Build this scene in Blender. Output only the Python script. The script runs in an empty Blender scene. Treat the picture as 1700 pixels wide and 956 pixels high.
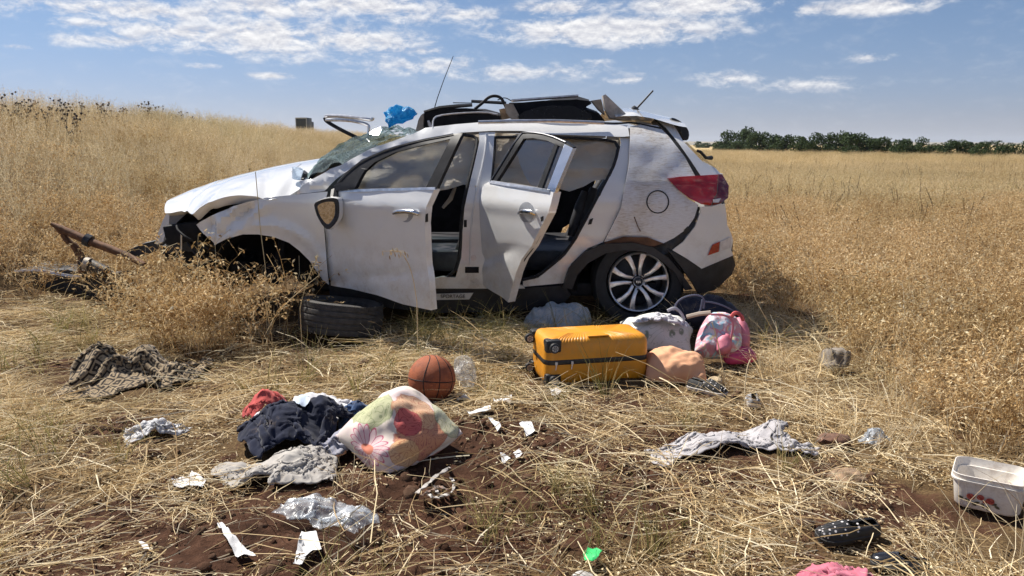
import bpy, bmesh, math, random
import numpy as np
from mathutils import Vector, Matrix, Euler

random.seed(7)
RNG = np.random.default_rng(11)
R = math.radians
PI = math.pi
scene = bpy.context.scene
COL = scene.collection

# ------------------------------------------------------------------ camera
CAM_H = 1.30
FPX = 1300.0            # focal length in pixels of the 1700 px wide picture
PITCH = math.atan(238.0 / FPX)
cam_d = bpy.data.cameras.new('camera')
cam_d.sensor_width = 36.0
cam_d.lens = 36.0 * FPX / 1700.0
cam_d.clip_start = 0.05
cam_d.clip_end = 30000
cam = bpy.data.objects.new('camera', cam_d)
cam.location = (0, 0, CAM_H)
cam.rotation_euler = (PI / 2 - PITCH, 0, 0)
COL.objects.link(cam)
scene.camera = cam

# ------------------------------------------------------------------ sun
SUN_EL = R(52)
SUN_DIR = Vector((-0.80 * math.cos(SUN_EL), 0.60 * math.cos(SUN_EL), math.sin(SUN_EL)))
sd = bpy.data.lights.new('sun', 'SUN')
sd.energy = 4.9
sd.angle = R(0.55)
sd.color = (1.0, 0.945, 0.86)
sun = bpy.data.objects.new('sun', sd)
sun.rotation_euler = SUN_DIR.to_track_quat('Z', 'Y').to_euler()
sun.location = (-6, 5, 12)
COL.objects.link(sun)
scene.view_settings.view_transform = 'Standard'
scene.view_settings.look = 'None'
scene.view_settings.gamma = 1.0
scene.view_settings.use_curve_mapping = False
scene.view_settings.exposure = 0.66
scene.cycles.use_adaptive_sampling = True
scene.cycles.adaptive_threshold = 0.02
scene.cycles.max_bounces = 5
scene.cycles.diffuse_bounces = 2
scene.cycles.glossy_bounces = 3
scene.cycles.transmission_bounces = 3
scene.cycles.transparent_max_bounces = 12

# ------------------------------------------------------------------ world: sky with cumulus
SKY = 0.055
def build_world():
    w = bpy.data.worlds.new('World')
    scene.world = w
    w.use_nodes = True
    nt = w.node_tree
    N, L = nt.nodes, nt.links
    N.clear()
    def nd(t, **kw):
        n = N.new(t)
        for k, v in kw.items():
            setattr(n, k, v)
        return n
    def mth(op, a, b=None, c=None, clamp=False):
        n = N.new('ShaderNodeMath'); n.operation = op; n.use_clamp = clamp
        for i, v in enumerate((a, b, c)):
            if v is None: continue
            if isinstance(v, (int, float)): n.inputs[i].default_value = v
            else: L.new(v, n.inputs[i])
        return n.outputs[0]
    def mr(v, a, b, c, d, interp='SMOOTHSTEP'):
        n = N.new('ShaderNodeMapRange'); n.interpolation_type = interp
        L.new(v, n.inputs[0])
        for i, q in enumerate((a, b, c, d)): n.inputs[1 + i].default_value = q
        return n.outputs[0]
    tc = nd('ShaderNodeTexCoord')
    sky = nd('ShaderNodeTexSky', sky_type='NISHITA', sun_disc=False)
    sky.sun_elevation = SUN_EL
    sky.sun_rotation = math.atan2(SUN_DIR.x, SUN_DIR.y)
    sky.altitude = 600; sky.air_density = 1.0; sky.dust_density = 0.35; sky.ozone_density = 3.0
    sep = nd('ShaderNodeSeparateXYZ'); L.new(tc.outputs['Generated'], sep.inputs[0])
    X, Y, Z = sep.outputs
    az = mth('ARCTAN2', X, Y)
    el = mth('ARCSINE', Z)
    comb = nd('ShaderNodeCombineXYZ')
    L.new(az, comb.inputs[0]); L.new(el, comb.inputs[1])
    # noise in (azimuth, elevation), flattened like far cumulus
    def noise(scx, scy, det, rough, off, dist=0.0):
        mp = nd('ShaderNodeMapping')
        mp.inputs['Scale'].default_value = (scx, scy, 1)
        mp.inputs['Location'].default_value = off
        L.new(comb.outputs[0], mp.inputs[0])
        n = nd('ShaderNodeTexNoise'); n.inputs['Scale'].default_value = 1.0
        n.inputs['Detail'].default_value = det; n.inputs['Roughness'].default_value = rough
        n.inputs['Distortion'].default_value = dist
        L.new(mp.outputs[0], n.inputs['Vector'])
        return n.outputs[0]
    n1 = noise(30, 66, 8, 0.66, (3.1, 1.7, 0.4), 0.25)
    n1up = noise(30, 66, 8, 0.66, (3.1, 1.7 + 0.30, 0.4), 0.25)
    n2 = noise(120, 170, 5, 0.7, (0.3, 8.1, 2.4))
    ELL = [(180, 68, 90, 11, .7), (300, 55, 130, 24, .75), (450, 60, 140, 34, .85), (590, 68, 110, 24, .8), (700, 84, 70, 9, .55),
           (230, 18, 220, 20, .75), (440, 12, 130, 22, .8), (600, 10, 150, 18, .8), (770, 24, 60, 13, .7), (670, 28, 80, 14, .55),
           (1010, 50, 190, 24, 1.0), (930, 14, 66, 13, .85), (1165, 8, 125, 16, .95), (1346, 15, 26, 9, .85), (1452, 11, 84, 12, .95),
           (450, 126, 38, 5, .72), (340, 110, 28, 5, .5), (1448, 96, 30, 7, .7), (700, 108, 130, 16, .62), (850, 120, 150, 14, .55),
           (1045, 130, 45, 9, .6), (1210, 130, 56, 12, .68), (1340, 140, 90, 12, .5), (990, 104, 30, 8, .5), (500, 97, 30, 5, .45), (18, 77, 32, 4, .6), (165, 38, 80, 10, .65)]
    field = None
    for (px, py, rx, ry, s) in ELL:
        dx, dyv = (px - 850) / FPX, (478 - py) / FPX
        v = Vector((dx, math.cos(PITCH) + dyv * math.sin(PITCH), -math.sin(PITCH) + dyv * math.cos(PITCH))).normalized()
        ca, ce = math.atan2(v.x, v.y), math.asin(v.z)
        mp = nd('ShaderNodeMapping')
        rx, ry = rx / FPX * 1.25, ry / FPX * 1.3
        mp.inputs['Scale'].default_value = (1 / rx, 1 / ry, 0)
        mp.inputs['Location'].default_value = (-ca / rx, -ce / ry, 0)
        L.new(comb.outputs[0], mp.inputs[0])
        ln = nd('ShaderNodeVectorMath', operation='LENGTH'); L.new(mp.outputs[0], ln.inputs[0])
        e = mr(ln.outputs['Value'], 0.0, 1.15, s, 0.0, 'LINEAR')
        field = e if field is None else mth('SMOOTH_MAX', field, e, 0.12)
    def dens(nz):
        t = mth('ADD', mth('MULTIPLY', field, 0.62), mth('MULTIPLY', mth('SUBTRACT', nz, 0.5), 1.5))
        t = mth('ADD', t, mth('MULTIPLY', mth('SUBTRACT', n2, 0.5), 0.22))
        return t
    t0 = dens(n1); t1 = dens(n1up)
    d = mr(t0, 0.0, 0.46, 0.0, 1.0)
    d = mth('MULTIPLY', d, mr(field, 0.02, 0.22, 0.0, 1.0))
    d = mth('MULTIPLY', d, mr(field, 0.1, 0.7, 0.55, 0.96))
    shade = mr(mth('SUBTRACT', t0, t1), -0.20, 0.24, 0.0, 1.0, 'LINEAR')   # lit tops, greyer undersides
    cr = nd('ShaderNodeMix', data_type='RGBA')
    L.new(shade, cr.inputs['Factor'])
    cr.inputs['A'].default_value = (7.2, 7.3, 8.1, 1)
    cr.inputs['B'].default_value = (12.4, 12.2, 12.0, 1)
    mx = nd('ShaderNodeMix', data_type='RGBA')
    tint = nd('ShaderNodeMix', data_type='RGBA', blend_type='MULTIPLY'); tint.inputs['Factor'].default_value = 1.0
    L.new(sky.outputs[0], tint.inputs['A']); 
    tc2 = nd('ShaderNodeMix', data_type='RGBA'); L.new(mr(el, -0.02, 0.17, 0.0, 1.0), tc2.inputs['Factor'])
    tc2.inputs['A'].default_value = (0.655, 0.655, 0.97, 1); tc2.inputs['B'].default_value = (0.745, 0.83, 0.99, 1)
    L.new(tc2.outputs['Result'], tint.inputs['B'])
    L.new(d, mx.inputs['Factor']); L.new(tint.outputs['Result'], mx.inputs['A']); L.new(cr.outputs['Result'], mx.inputs['B'])
    bg = nd('ShaderNodeBackground'); bg.inputs['Strength'].default_value = SKY
    L.new(mx.outputs['Result'], bg.inputs['Color'])
    # elsewhere the same broken cumulus goes on, from plain noise (cheaper to evaluate)
    ng = noise(3.2, 9.0, 5, 0.6, (5.0, 2.0, 0.0))
    d2 = mth('MULTIPLY', mr(ng, 0.50, 0.66, 0.0, 0.85), mr(el, 0.05, 0.14, 0.0, 1.0))
    mx2 = nd('ShaderNodeMix', data_type='RGBA')
    L.new(d2, mx2.inputs['Factor']); L.new(tint.outputs['Result'], mx2.inputs['A']); mx2.inputs['B'].default_value = (8.5, 8.5, 8.7, 1)
    bg2 = nd('ShaderNodeBackground'); bg2.inputs['Strength'].default_value = SKY; L.new(mx2.outputs['Result'], bg2.inputs['Color'])
    here = mth('MULTIPLY', mth('LESS_THAN', mth('ABSOLUTE', az), 0.72), mth('MULTIPLY', mth('LESS_THAN', el, 0.215), mth('GREATER_THAN', el, 0.0)))
    ms = nd('ShaderNodeMixShader'); L.new(here, ms.inputs[0]); L.new(bg2.outputs[0], ms.inputs[1]); L.new(bg.outputs[0], ms.inputs[2])
    out = nd('ShaderNodeOutputWorld'); L.new(ms.outputs[0], out.inputs['Surface'])
    w.cycles.sampling_method = 'NONE'
build_world()

# ------------------------------------------------------------------ picture -> place
CP, SP = math.cos(PITCH), math.sin(PITCH)
def ray(px, py):
    """ray direction(s) with unit y component"""
    px = np.asarray(px, float); py = np.asarray(py, float)
    a = (px - 850) / FPX; b = (478 - py) / FPX
    d = np.stack([a, CP + b * SP, -SP + b * CP], -1)
    return d / d[..., 1:2]
def D(px, py, Y):
    """point seen at pixel (px,py) at depth Y"""
    d = ray(px, py); return Vector((d[0] * Y, Y, CAM_H + d[2] * Y))
def G(px, py, z=0.0):
    """point of height z seen at a pixel"""
    d = ray(px, py); t = (z - CAM_H) / d[2]
    return Vector((d[0] * t, t, z))

# ------------------------------------------------------------------ numpy noise
def _hash(ix, iy, iz, s):
    h = (ix.astype(np.int64) * 374761393 + iy.astype(np.int64) * 668265263 + iz.astype(np.int64) * 2147483647 + s * 974711) & 0xffffffff
    h = ((h ^ (h >> 13)) * 1274126177) & 0xffffffff
    return ((h ^ (h >> 16)) & 0xffff) / 65535.0
def vnoise(x, y, z=None, s=0):
    x = np.asarray(x, float); y = np.asarray(y, float)
    z = np.zeros_like(x) if z is None else np.asarray(z, float)
    ix, iy, iz = np.floor(x), np.floor(y), np.floor(z)
    fx, fy, fz = x - ix, y - iy, z - iz
    fx, fy, fz = [f * f * (3 - 2 * f) for f in (fx, fy, fz)]
    r = 0
    for a in (0, 1):
        for b in (0, 1):
            for c in (0, 1):
                w = (fx if a else 1 - fx) * (fy if b else 1 - fy) * (fz if c else 1 - fz)
                r = r + w * _hash(ix + a, iy + b, iz + c, s)
    return r * 2 - 1
def fbm(x, y, z=None, o=4, s=0):
    x = np.asarray(x, float); y = np.asarray(y, float); z = None if z is None else np.asarray(z, float)
    a, t, f = 1.0, 0, 1.0
    for i in range(o):
        t = t + a * vnoise(x * f, y * f, None if z is None else z * f, s + i * 17)
        a *= 0.5; f *= 2.03
    return t
def sstep(a, b, x):
    t = np.clip((np.asarray(x, float) - a) / (b - a), 0, 1); return t * t * (3 - 2 * t)

# ------------------------------------------------------------------ materials
MATS = {}
class MB:
    """small node builder for one material"""
    def __init__(self, name):
        m = bpy.data.materials.new(name); m.use_nodes = True
        self.m = m; self.nt = m.node_tree; self.N = m.node_tree.nodes; self.L = m.node_tree.links
        self.b = self.N['Principled BSDF']; self.out = self.N['Material Output']
        self._pos = None
    def set(self, **kw):
        for k, v in kw.items():
            s = self.b.inputs[k.replace('_', ' ')]
            if isinstance(v, bpy.types.NodeSocket): self.L.new(v, s)
            else: s.default_value = v if not (isinstance(v, tuple) and len(v) == 3 and s.type == 'RGBA') else (*v, 1)
        return self
    def coord(self, kind='Object'):
        n = self.N.new('ShaderNodeTexCoord'); return n.outputs[kind]
    def pos(self):
        n = self.N.new('ShaderNodeNewGeometry'); return n.outputs['Position']
    def island(self):
        n = self.N.new('ShaderNodeNewGeometry'); return n.outputs['Random Per Island']
    def rnd(self):
        n = self.N.new('ShaderNodeObjectInfo'); return n.outputs['Random']
    def mapping(self, vec, scale=(1, 1, 1), loc=(0, 0, 0), rot=(0, 0, 0)):
        n = self.N.new('ShaderNodeMapping'); self.L.new(vec, n.inputs[0])
        n.inputs['Scale'].default_value = scale; n.inputs['Location'].default_value = loc; n.inputs['Rotation'].default_value = rot
        return n.outputs[0]
    def noise(self, vec, scale, det=4, rough=0.55, dist=0.0, col=False):
        n = self.N.new('ShaderNodeTexNoise'); self.L.new(vec, n.inputs['Vector'])
        n.inputs['Scale'].default_value = scale; n.inputs['Detail'].default_value = det
        n.inputs['Roughness'].default_value = rough; n.inputs['Distortion'].default_value = dist
        return n.outputs['Color' if col else 0]
    def voronoi(self, vec, scale, feat='F1', out='Distance', rnd=1.0):
        n = self.N.new('ShaderNodeTexVoronoi'); n.feature = feat; self.L.new(vec, n.inputs['Vector'])
        n.inputs['Scale'].default_value = scale; n.inputs['Randomness'].default_value = rnd
        return n.outputs[out]
    def wave(self, vec, scale, dist=0, det=2, wt='BANDS', dr='X'):
        n = self.N.new('ShaderNodeTexWave'); self.L.new(vec, n.inputs['Vector']); n.wave_type = wt
        if wt == 'BANDS': n.bands_direction = dr
        n.inputs['Scale'].default_value = scale; n.inputs['Distortion'].default_value = dist; n.inputs['Detail'].default_value = det
        return n.outputs['Fac']
    def ramp(self, fac, stops, interp='LINEAR'):
        n = self.N.new('ShaderNodeValToRGB'); self.L.new(fac, n.inputs[0]); cr = n.color_ramp; cr.interpolation = interp
        while len(cr.elements) < len(stops): cr.elements.new(0.5)
        for e, (p, c) in zip(cr.elements, stops):
            e.position = p; e.color = (*c, 1) if not isinstance(c, (int, float)) else (c, c, c, 1)
        return n.outputs[0]
    def mix(self, fac, a, b, blend='MIX'):
        n = self.N.new('ShaderNodeMix'); n.data_type = 'RGBA'; n.blend_type = blend
        for s, v in ((n.inputs['Factor'], fac), (n.inputs['A'], a), (n.inputs['B'], b)):
            if isinstance(v, bpy.types.NodeSocket): self.L.new(v, s)
            else: s.default_value = v if isinstance(v, (int, float)) else (*v, 1)
        return n.outputs['Result']
    def math(self, op, a, b=None, c=None, clamp=False):
        n = self.N.new('ShaderNodeMath'); n.operation = op; n.use_clamp = clamp
        for i, v in enumerate((a, b, c)):
            if v is None: continue
            if isinstance(v, bpy.types.NodeSocket): self.L.new(v, n.inputs[i])
            else: n.inputs[i].default_value = v
        return n.outputs[0]
    def mr(self, v, a, b, c=0.0, d=1.0, interp='SMOOTHSTEP'):
        n = self.N.new('ShaderNodeMapRange'); n.interpolation_type = interp; self.L.new(v, n.inputs[0])
        for i, q in enumerate((a, b, c, d)): n.inputs[1 + i].default_value = q
        return n.outputs[0]
    def sepz(self, v, i=2):
        n = self.N.new('ShaderNodeSeparateXYZ'); self.L.new(v, n.inputs[0]); return n.outputs[i]
    def bump(self, h, strength=0.3, dist=0.01):
        n = self.N.new('ShaderNodeBump'); n.inputs['Strength'].default_value = strength; n.inputs['Distance'].default_value = dist
        self.L.new(h, n.inputs['Height']); self.L.new(n.outputs[0], self.b.inputs['Normal']); return self
    def translucent(self, color, fac=0.35):
        """mix in a translucent lobe for thin dry leaves, paper and cloth"""
        t = self.N.new('ShaderNodeBsdfTranslucent'); mx = self.N.new('ShaderNodeMixShader')
        if isinstance(color, bpy.types.NodeSocket): self.L.new(color, t.inputs[0])
        else: t.inputs[0].default_value = (*color, 1)
        mx.inputs[0].default_value = fac
        self.L.new(self.b.outputs[0], mx.inputs[1]); self.L.new(t.outputs[0], mx.inputs[2])
        self.L.new(mx.outputs[0], self.out.inputs['Surface']); return self
def simple(name, col, rough=0.6, var=0.12, scale=18.0, metal=0.0, bump=0.0, bscale=60.0, spec=0.5, **kw):
    """plain surface with a little mottling so nothing is one flat colour"""
    if name in MATS: return MATS[name]
    b = MB(name); v = b.coord('Object')
    n = b.noise(v, scale, 5, 0.6)
    c = b.mix(b.mr(n, 0.3, 0.7), tuple(x * (1 - var) for x in col), tuple(min(1, x * (1 + var)) for x in col))
    b.set(Base_Color=c, Roughness=rough, Metallic=metal, Specular_IOR_Level=spec, **kw)
    if bump: b.bump(b.noise(v, bscale, 5, 0.65), bump, 0.004)
    MATS[name] = b.m
    return b.m

# ------------------------------------------------------------------ mesh helpers
def mesh_obj(name, verts, faces, mat=None, parent=None, smooth=True, sharp=40, link=True):
    me = bpy.data.meshes.new(name)
    me.from_pydata([tuple(v) for v in verts], [], [tuple(f) for f in faces])
    me.validate(verbose=False)
    o = bpy.data.objects.new(name, me)
    fin(o, mat, parent, smooth, sharp, link)
    return o
def fin(o, mat=None, parent=None, smooth=True, sharp=40, link=True):
    me = o.data
    if mat:
        for m in (mat if isinstance(mat, (list, tuple)) else [mat]): me.materials.append(m)
    if smooth and len(me.polygons):
        me.polygons.foreach_set('use_smooth', [True] * len(me.polygons))
        if sharp: me.set_sharp_from_angle(angle=R(sharp))
    if link: COL.objects.link(o)
    if parent is not None:
        o.parent = parent
        o.matrix_parent_inverse = parent.matrix_basis.inverted()
def bm_obj(name, bm, mat=None, parent=None, smooth=True, sharp=40):
    me = bpy.data.meshes.new(name); bm.to_mesh(me); bm.free()
    o = bpy.data.objects.new(name, me); fin(o, mat, parent, smooth, sharp)
    return o
def empty(name, loc, label=None, cat=None, group=None):
    o = bpy.data.objects.new(name, None); o.location = loc; o.empty_display_size = 0.1
    COL.objects.link(o)
    if label: tag(o, label, cat, group)
    return o
def tag(o, label=None, cat=None, group=None, kind=None):
    if label: o['label'] = label
    if cat: o['category'] = cat
    if group: o['group'] = group
    if kind: o['kind'] = kind
    return o
class Geo:
    """collects raw geometry for one mesh"""
    def __init__(self): self.v = []; self.f = []
    def add(self, verts, faces):
        o = len(self.v); self.v.extend([tuple(p) for p in verts]); self.f.extend([tuple(i + o for i in q) for q in faces]); return self
    def tube(self, pts, r, n=8, cap=True, closed=False):
        pts = [Vector(p) for p in pts]; k = len(pts)
        rad = r if isinstance(r, (list, tuple)) else [r] * k
        base = len(self.v); up = None
        for i, p in enumerate(pts):
            a = pts[(i - 1) % k] if (closed or i > 0) else p
            b = pts[(i + 1) % k] if (closed or i < k - 1) else p
            t = (b - a).normalized()
            if up is None:
                up = Vector((0, 0, 1)) if abs(t.z) < 0.9 else Vector((1, 0, 0))
            s = t.cross(up).normalized(); up = s.cross(t).normalized()
            for j in range(n):
                an = 2 * PI * j / n
                self.v.append(tuple(p + (s * math.cos(an) + up * math.sin(an)) * rad[i]))
        for i in range(k if closed else k - 1):
            for j in range(n):
                a0 = base + i * n + j; a1 = base + i * n + (j + 1) % n
                b0 = base + ((i + 1) % k) * n + j; b1 = base + ((i + 1) % k) * n + (j + 1) % n
                self.f.append((a0, a1, b1, b0))
        if cap and not closed:
            self.f.append(tuple(base + j for j in range(n))[::-1]); self.f.append(tuple(base + (k - 1) * n + j for j in range(n)))
        return self
    def box(self, c, s, rot=None):
        c = Vector(c); s = Vector(s) / 2
        vs = [Vector((x * s.x, y * s.y, z * s.z)) for x in (-1, 1) for y in (-1, 1) for z in (-1, 1)]
        if rot is not None: vs = [rot @ v for v in vs]
        return self.add([v + c for v in vs], [(0, 1, 3, 2), (4, 6, 7, 5), (0, 4, 5, 1), (2, 3, 7, 6), (0, 2, 6, 4), (1, 5, 7, 3)])
    def lathe(self, prof, n=32, axis='Z', c=(0, 0, 0), rot=None, close=False):
        """prof: list of (radius, along)"""
        base = len(self.v); c = Vector(c)
        for (r, h) in prof:
            for j in range(n):
                a = 2 * PI * j / n
                p = Vector((r * math.cos(a), r * math.sin(a), h))
                if axis == 'Y': p = Vector((r * math.cos(a), h, r * math.sin(a)))
                if axis == 'X': p = Vector((h, r * math.cos(a), r * math.sin(a)))
                if rot is not None: p = rot @ p
                self.v.append(tuple(p + c))
        k = len(prof)
        for i in range(k if close else k - 1):
            for j in range(n):
                i2 = (i + 1) % k
                self.f.append((base + i * n + j, base + i * n + (j + 1) % n, base + i2 * n + (j + 1) % n, base + i2 * n + j))
        return self
    def obj(self, name, mat=None, parent=None, smooth=True, sharp=40, bevel=0, link=True):
        me = bpy.data.meshes.new(name); me.from_pydata(self.v, [], self.f)
        bm = bmesh.new(); bm.from_mesh(me)
        bmesh.ops.recalc_face_normals(bm, faces=bm.faces[:])
        if bevel:
            es = [e for e in bm.edges if len(e.link_faces) == 2 and e.calc_face_angle(0) > R(35)]
            bmesh.ops.bevel(bm, geom=es, offset=bevel, segments=2, profile=0.5, affect='EDGES', clamp_overlap=True)
        bm.to_mesh(me); bm.free()
        o = bpy.data.objects.new(name, me); fin(o, mat, parent, smooth, sharp, link)
        return o
def chaikin(poly, it=1, closed=True):
    p = [tuple(map(float, q)) for q in poly]
    for _ in range(it):
        r = []
        n = len(p)
        for i in range(n if closed else n - 1):
            a, b = p[i], p[(i + 1) % n]
            r.append(tuple(a[k] * .75 + b[k] * .25 for k in range(len(a)))); r.append(tuple(a[k] * .25 + b[k] * .75 for k in range(len(a))))
        if not closed: r = [p[0]] + r + [p[-1]]
        p = r
    return p
def poly_grid(poly, step):
    """flat polygon cut into a grid of small faces; returns bmesh with z = 0"""
    bm = bmesh.new()
    vs = [bm.verts.new((x, y, 0)) for x, y in poly]
    bm.faces.new(vs)
    bmesh.ops.triangulate(bm, faces=bm.faces[:])
    xs = [p[0] for p in poly]; ys = [p[1] for p in poly]
    for lo, hi, no in ((min(xs), max(xs), (1, 0, 0)), (min(ys), max(ys), (0, 1, 0))):
        k = max(1, int(round((hi - lo) / step))); s = (hi - lo) / k
        for i in range(1, k):
            c = lo + i * s + 1e-4
            bmesh.ops.bisect_plane(bm, geom=bm.verts[:] + bm.edges[:] + bm.faces[:], plane_co=(c * no[0], c * no[1], 0), plane_no=no, dist=1e-5)
    bmesh.ops.remove_doubles(bm, verts=bm.verts[:], dist=1e-4)
    return bm
def scatter(name, protos, pts, rot, scl, idx, label, cat):
    """one object of 'stuff': copies of the prototypes stood on the given points"""
    pts = np.asarray(pts, np.float32); n = len(pts)
    me = bpy.data.meshes.new(name); me.vertices.add(n); me.vertices.foreach_set('co', pts.ravel())
    for an, ty, key, arr in (('rot', 'FLOAT_VECTOR', 'vector', rot), ('scl', 'FLOAT', 'value', scl), ('idx', 'INT', 'value', idx)):
        a = me.attributes.new(an, ty, 'POINT')
        a.data.foreach_set(key, np.asarray(arr, np.int32 if ty == 'INT' else np.float32).ravel())
    c = bpy.data.collections.new(name + '_kinds')
    for i, p in enumerate(protos): c.objects.link(p)
    ng = bpy.data.node_groups.new(name + '_nodes', 'GeometryNodeTree')
    ng.interface.new_socket('Geometry', in_out='INPUT', socket_type='NodeSocketGeometry')
    ng.interface.new_socket('Geometry', in_out='OUTPUT', socket_type='NodeSocketGeometry')
    N, L = ng.nodes, ng.links
    gi = N.new('NodeGroupInput'); go = N.new('NodeGroupOutput')
    ip = N.new('GeometryNodeInstanceOnPoints'); ci = N.new('GeometryNodeCollectionInfo')
    ci.inputs['Collection'].default_value = c; ci.inputs['Separate Children'].default_value = True; ci.inputs['Reset Children'].default_value = True
    ip.inputs['Pick Instance'].default_value = True
    def attr(nm, ty):
        q = N.new('GeometryNodeInputNamedAttribute'); q.data_type = ty; q.inputs['Name'].default_value = nm; return q.outputs['Attribute']
    e2r = N.new('FunctionNodeEulerToRotation')
    L.new(attr('rot', 'FLOAT_VECTOR'), e2r.inputs[0])
    L.new(gi.outputs[0], ip.inputs['Points']); L.new(ci.outputs[0], ip.inputs['Instance'])
    L.new(attr('idx', 'INT'), ip.inputs['Instance Index']); L.new(e2r.outputs[0], ip.inputs['Rotation']); L.new(attr('scl', 'FLOAT'), ip.inputs['Scale'])
    L.new(ip.outputs[0], go.inputs[0])
    o = bpy.data.objects.new(name, me); COL.objects.link(o)
    md = o.modifiers.new('stand', 'NODES'); md.node_group = ng
    tag(o, label, cat, kind='stuff')
    return o
# =================================================================== THE SETTING
def bank(x, y):
    """road embankment on the left, running away from the viewer"""
    xx = -np.asarray(x, float) - 0.05 * np.maximum(0, np.asarray(y, float) - 20) + 0.5 * np.sin(np.asarray(y, float) * 0.13)
    return 1.50 * sstep(2.9, 8.2, xx) * sstep(2.0, 7.5, y + 0 * xx)
def hz(x, y):
    x = np.asarray(x, float); y = np.asarray(y, float)
    near = np.exp(-((x / 5.0) ** 2 + ((y - 3.6) / 3.4) ** 2))
    h = bank(x, y)
    h = h + 0.03 * vnoise(x * 0.9, y * 0.9, s=3) * sstep(0, 1, near * 3)
    h = h + near * (0.020 * fbm(x * 7, y * 7, o=3, s=5) + 0.014 * np.abs(fbm(x * 21, y * 21, o=2, s=9)))
    return h - 0.012
def dirt_mask(x, y):
    m = np.exp(-(((x - 0.05) / 1.05) ** 2 + ((y - 2.95) / 0.62) ** 2) ** 1.6)
    m = np.maximum(m, np.exp(-(((x + 1.05) / 0.75) ** 2 + ((y - 2.5) / 0.45) ** 2) ** 1.6))
    m = np.maximum(m, .7 * np.exp(-(((x + 1.9) / 0.4) ** 2 + ((y - 3.5) / 0.3) ** 2)))
    m = np.maximum(m, 0.75 * np.exp(-(((x - 0.35) / 0.5) ** 2 + ((y - 3.85) / 0.28) ** 2)))
    m = np.maximum(m, 0.7 * np.exp(-(((x - 1.3) / 0.5) ** 2 + ((y - 2.65) / 0.35) ** 2)))
    m = np.maximum(m, 0.8 * np.exp(-(((x + .55) / .5) ** 2 + ((y - 2.2) / .3) ** 2)))
    m = np.maximum(m, 0.6 * np.exp(-(((x + 2.6) / 0.5) ** 2 + ((y - 4.6) / 0.3) ** 2)))
    return np.clip(m + 0.28 * fbm(x * 3.1, y * 3.1, o=3, s=21) * (m > 0.05), 0, 1)

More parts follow.
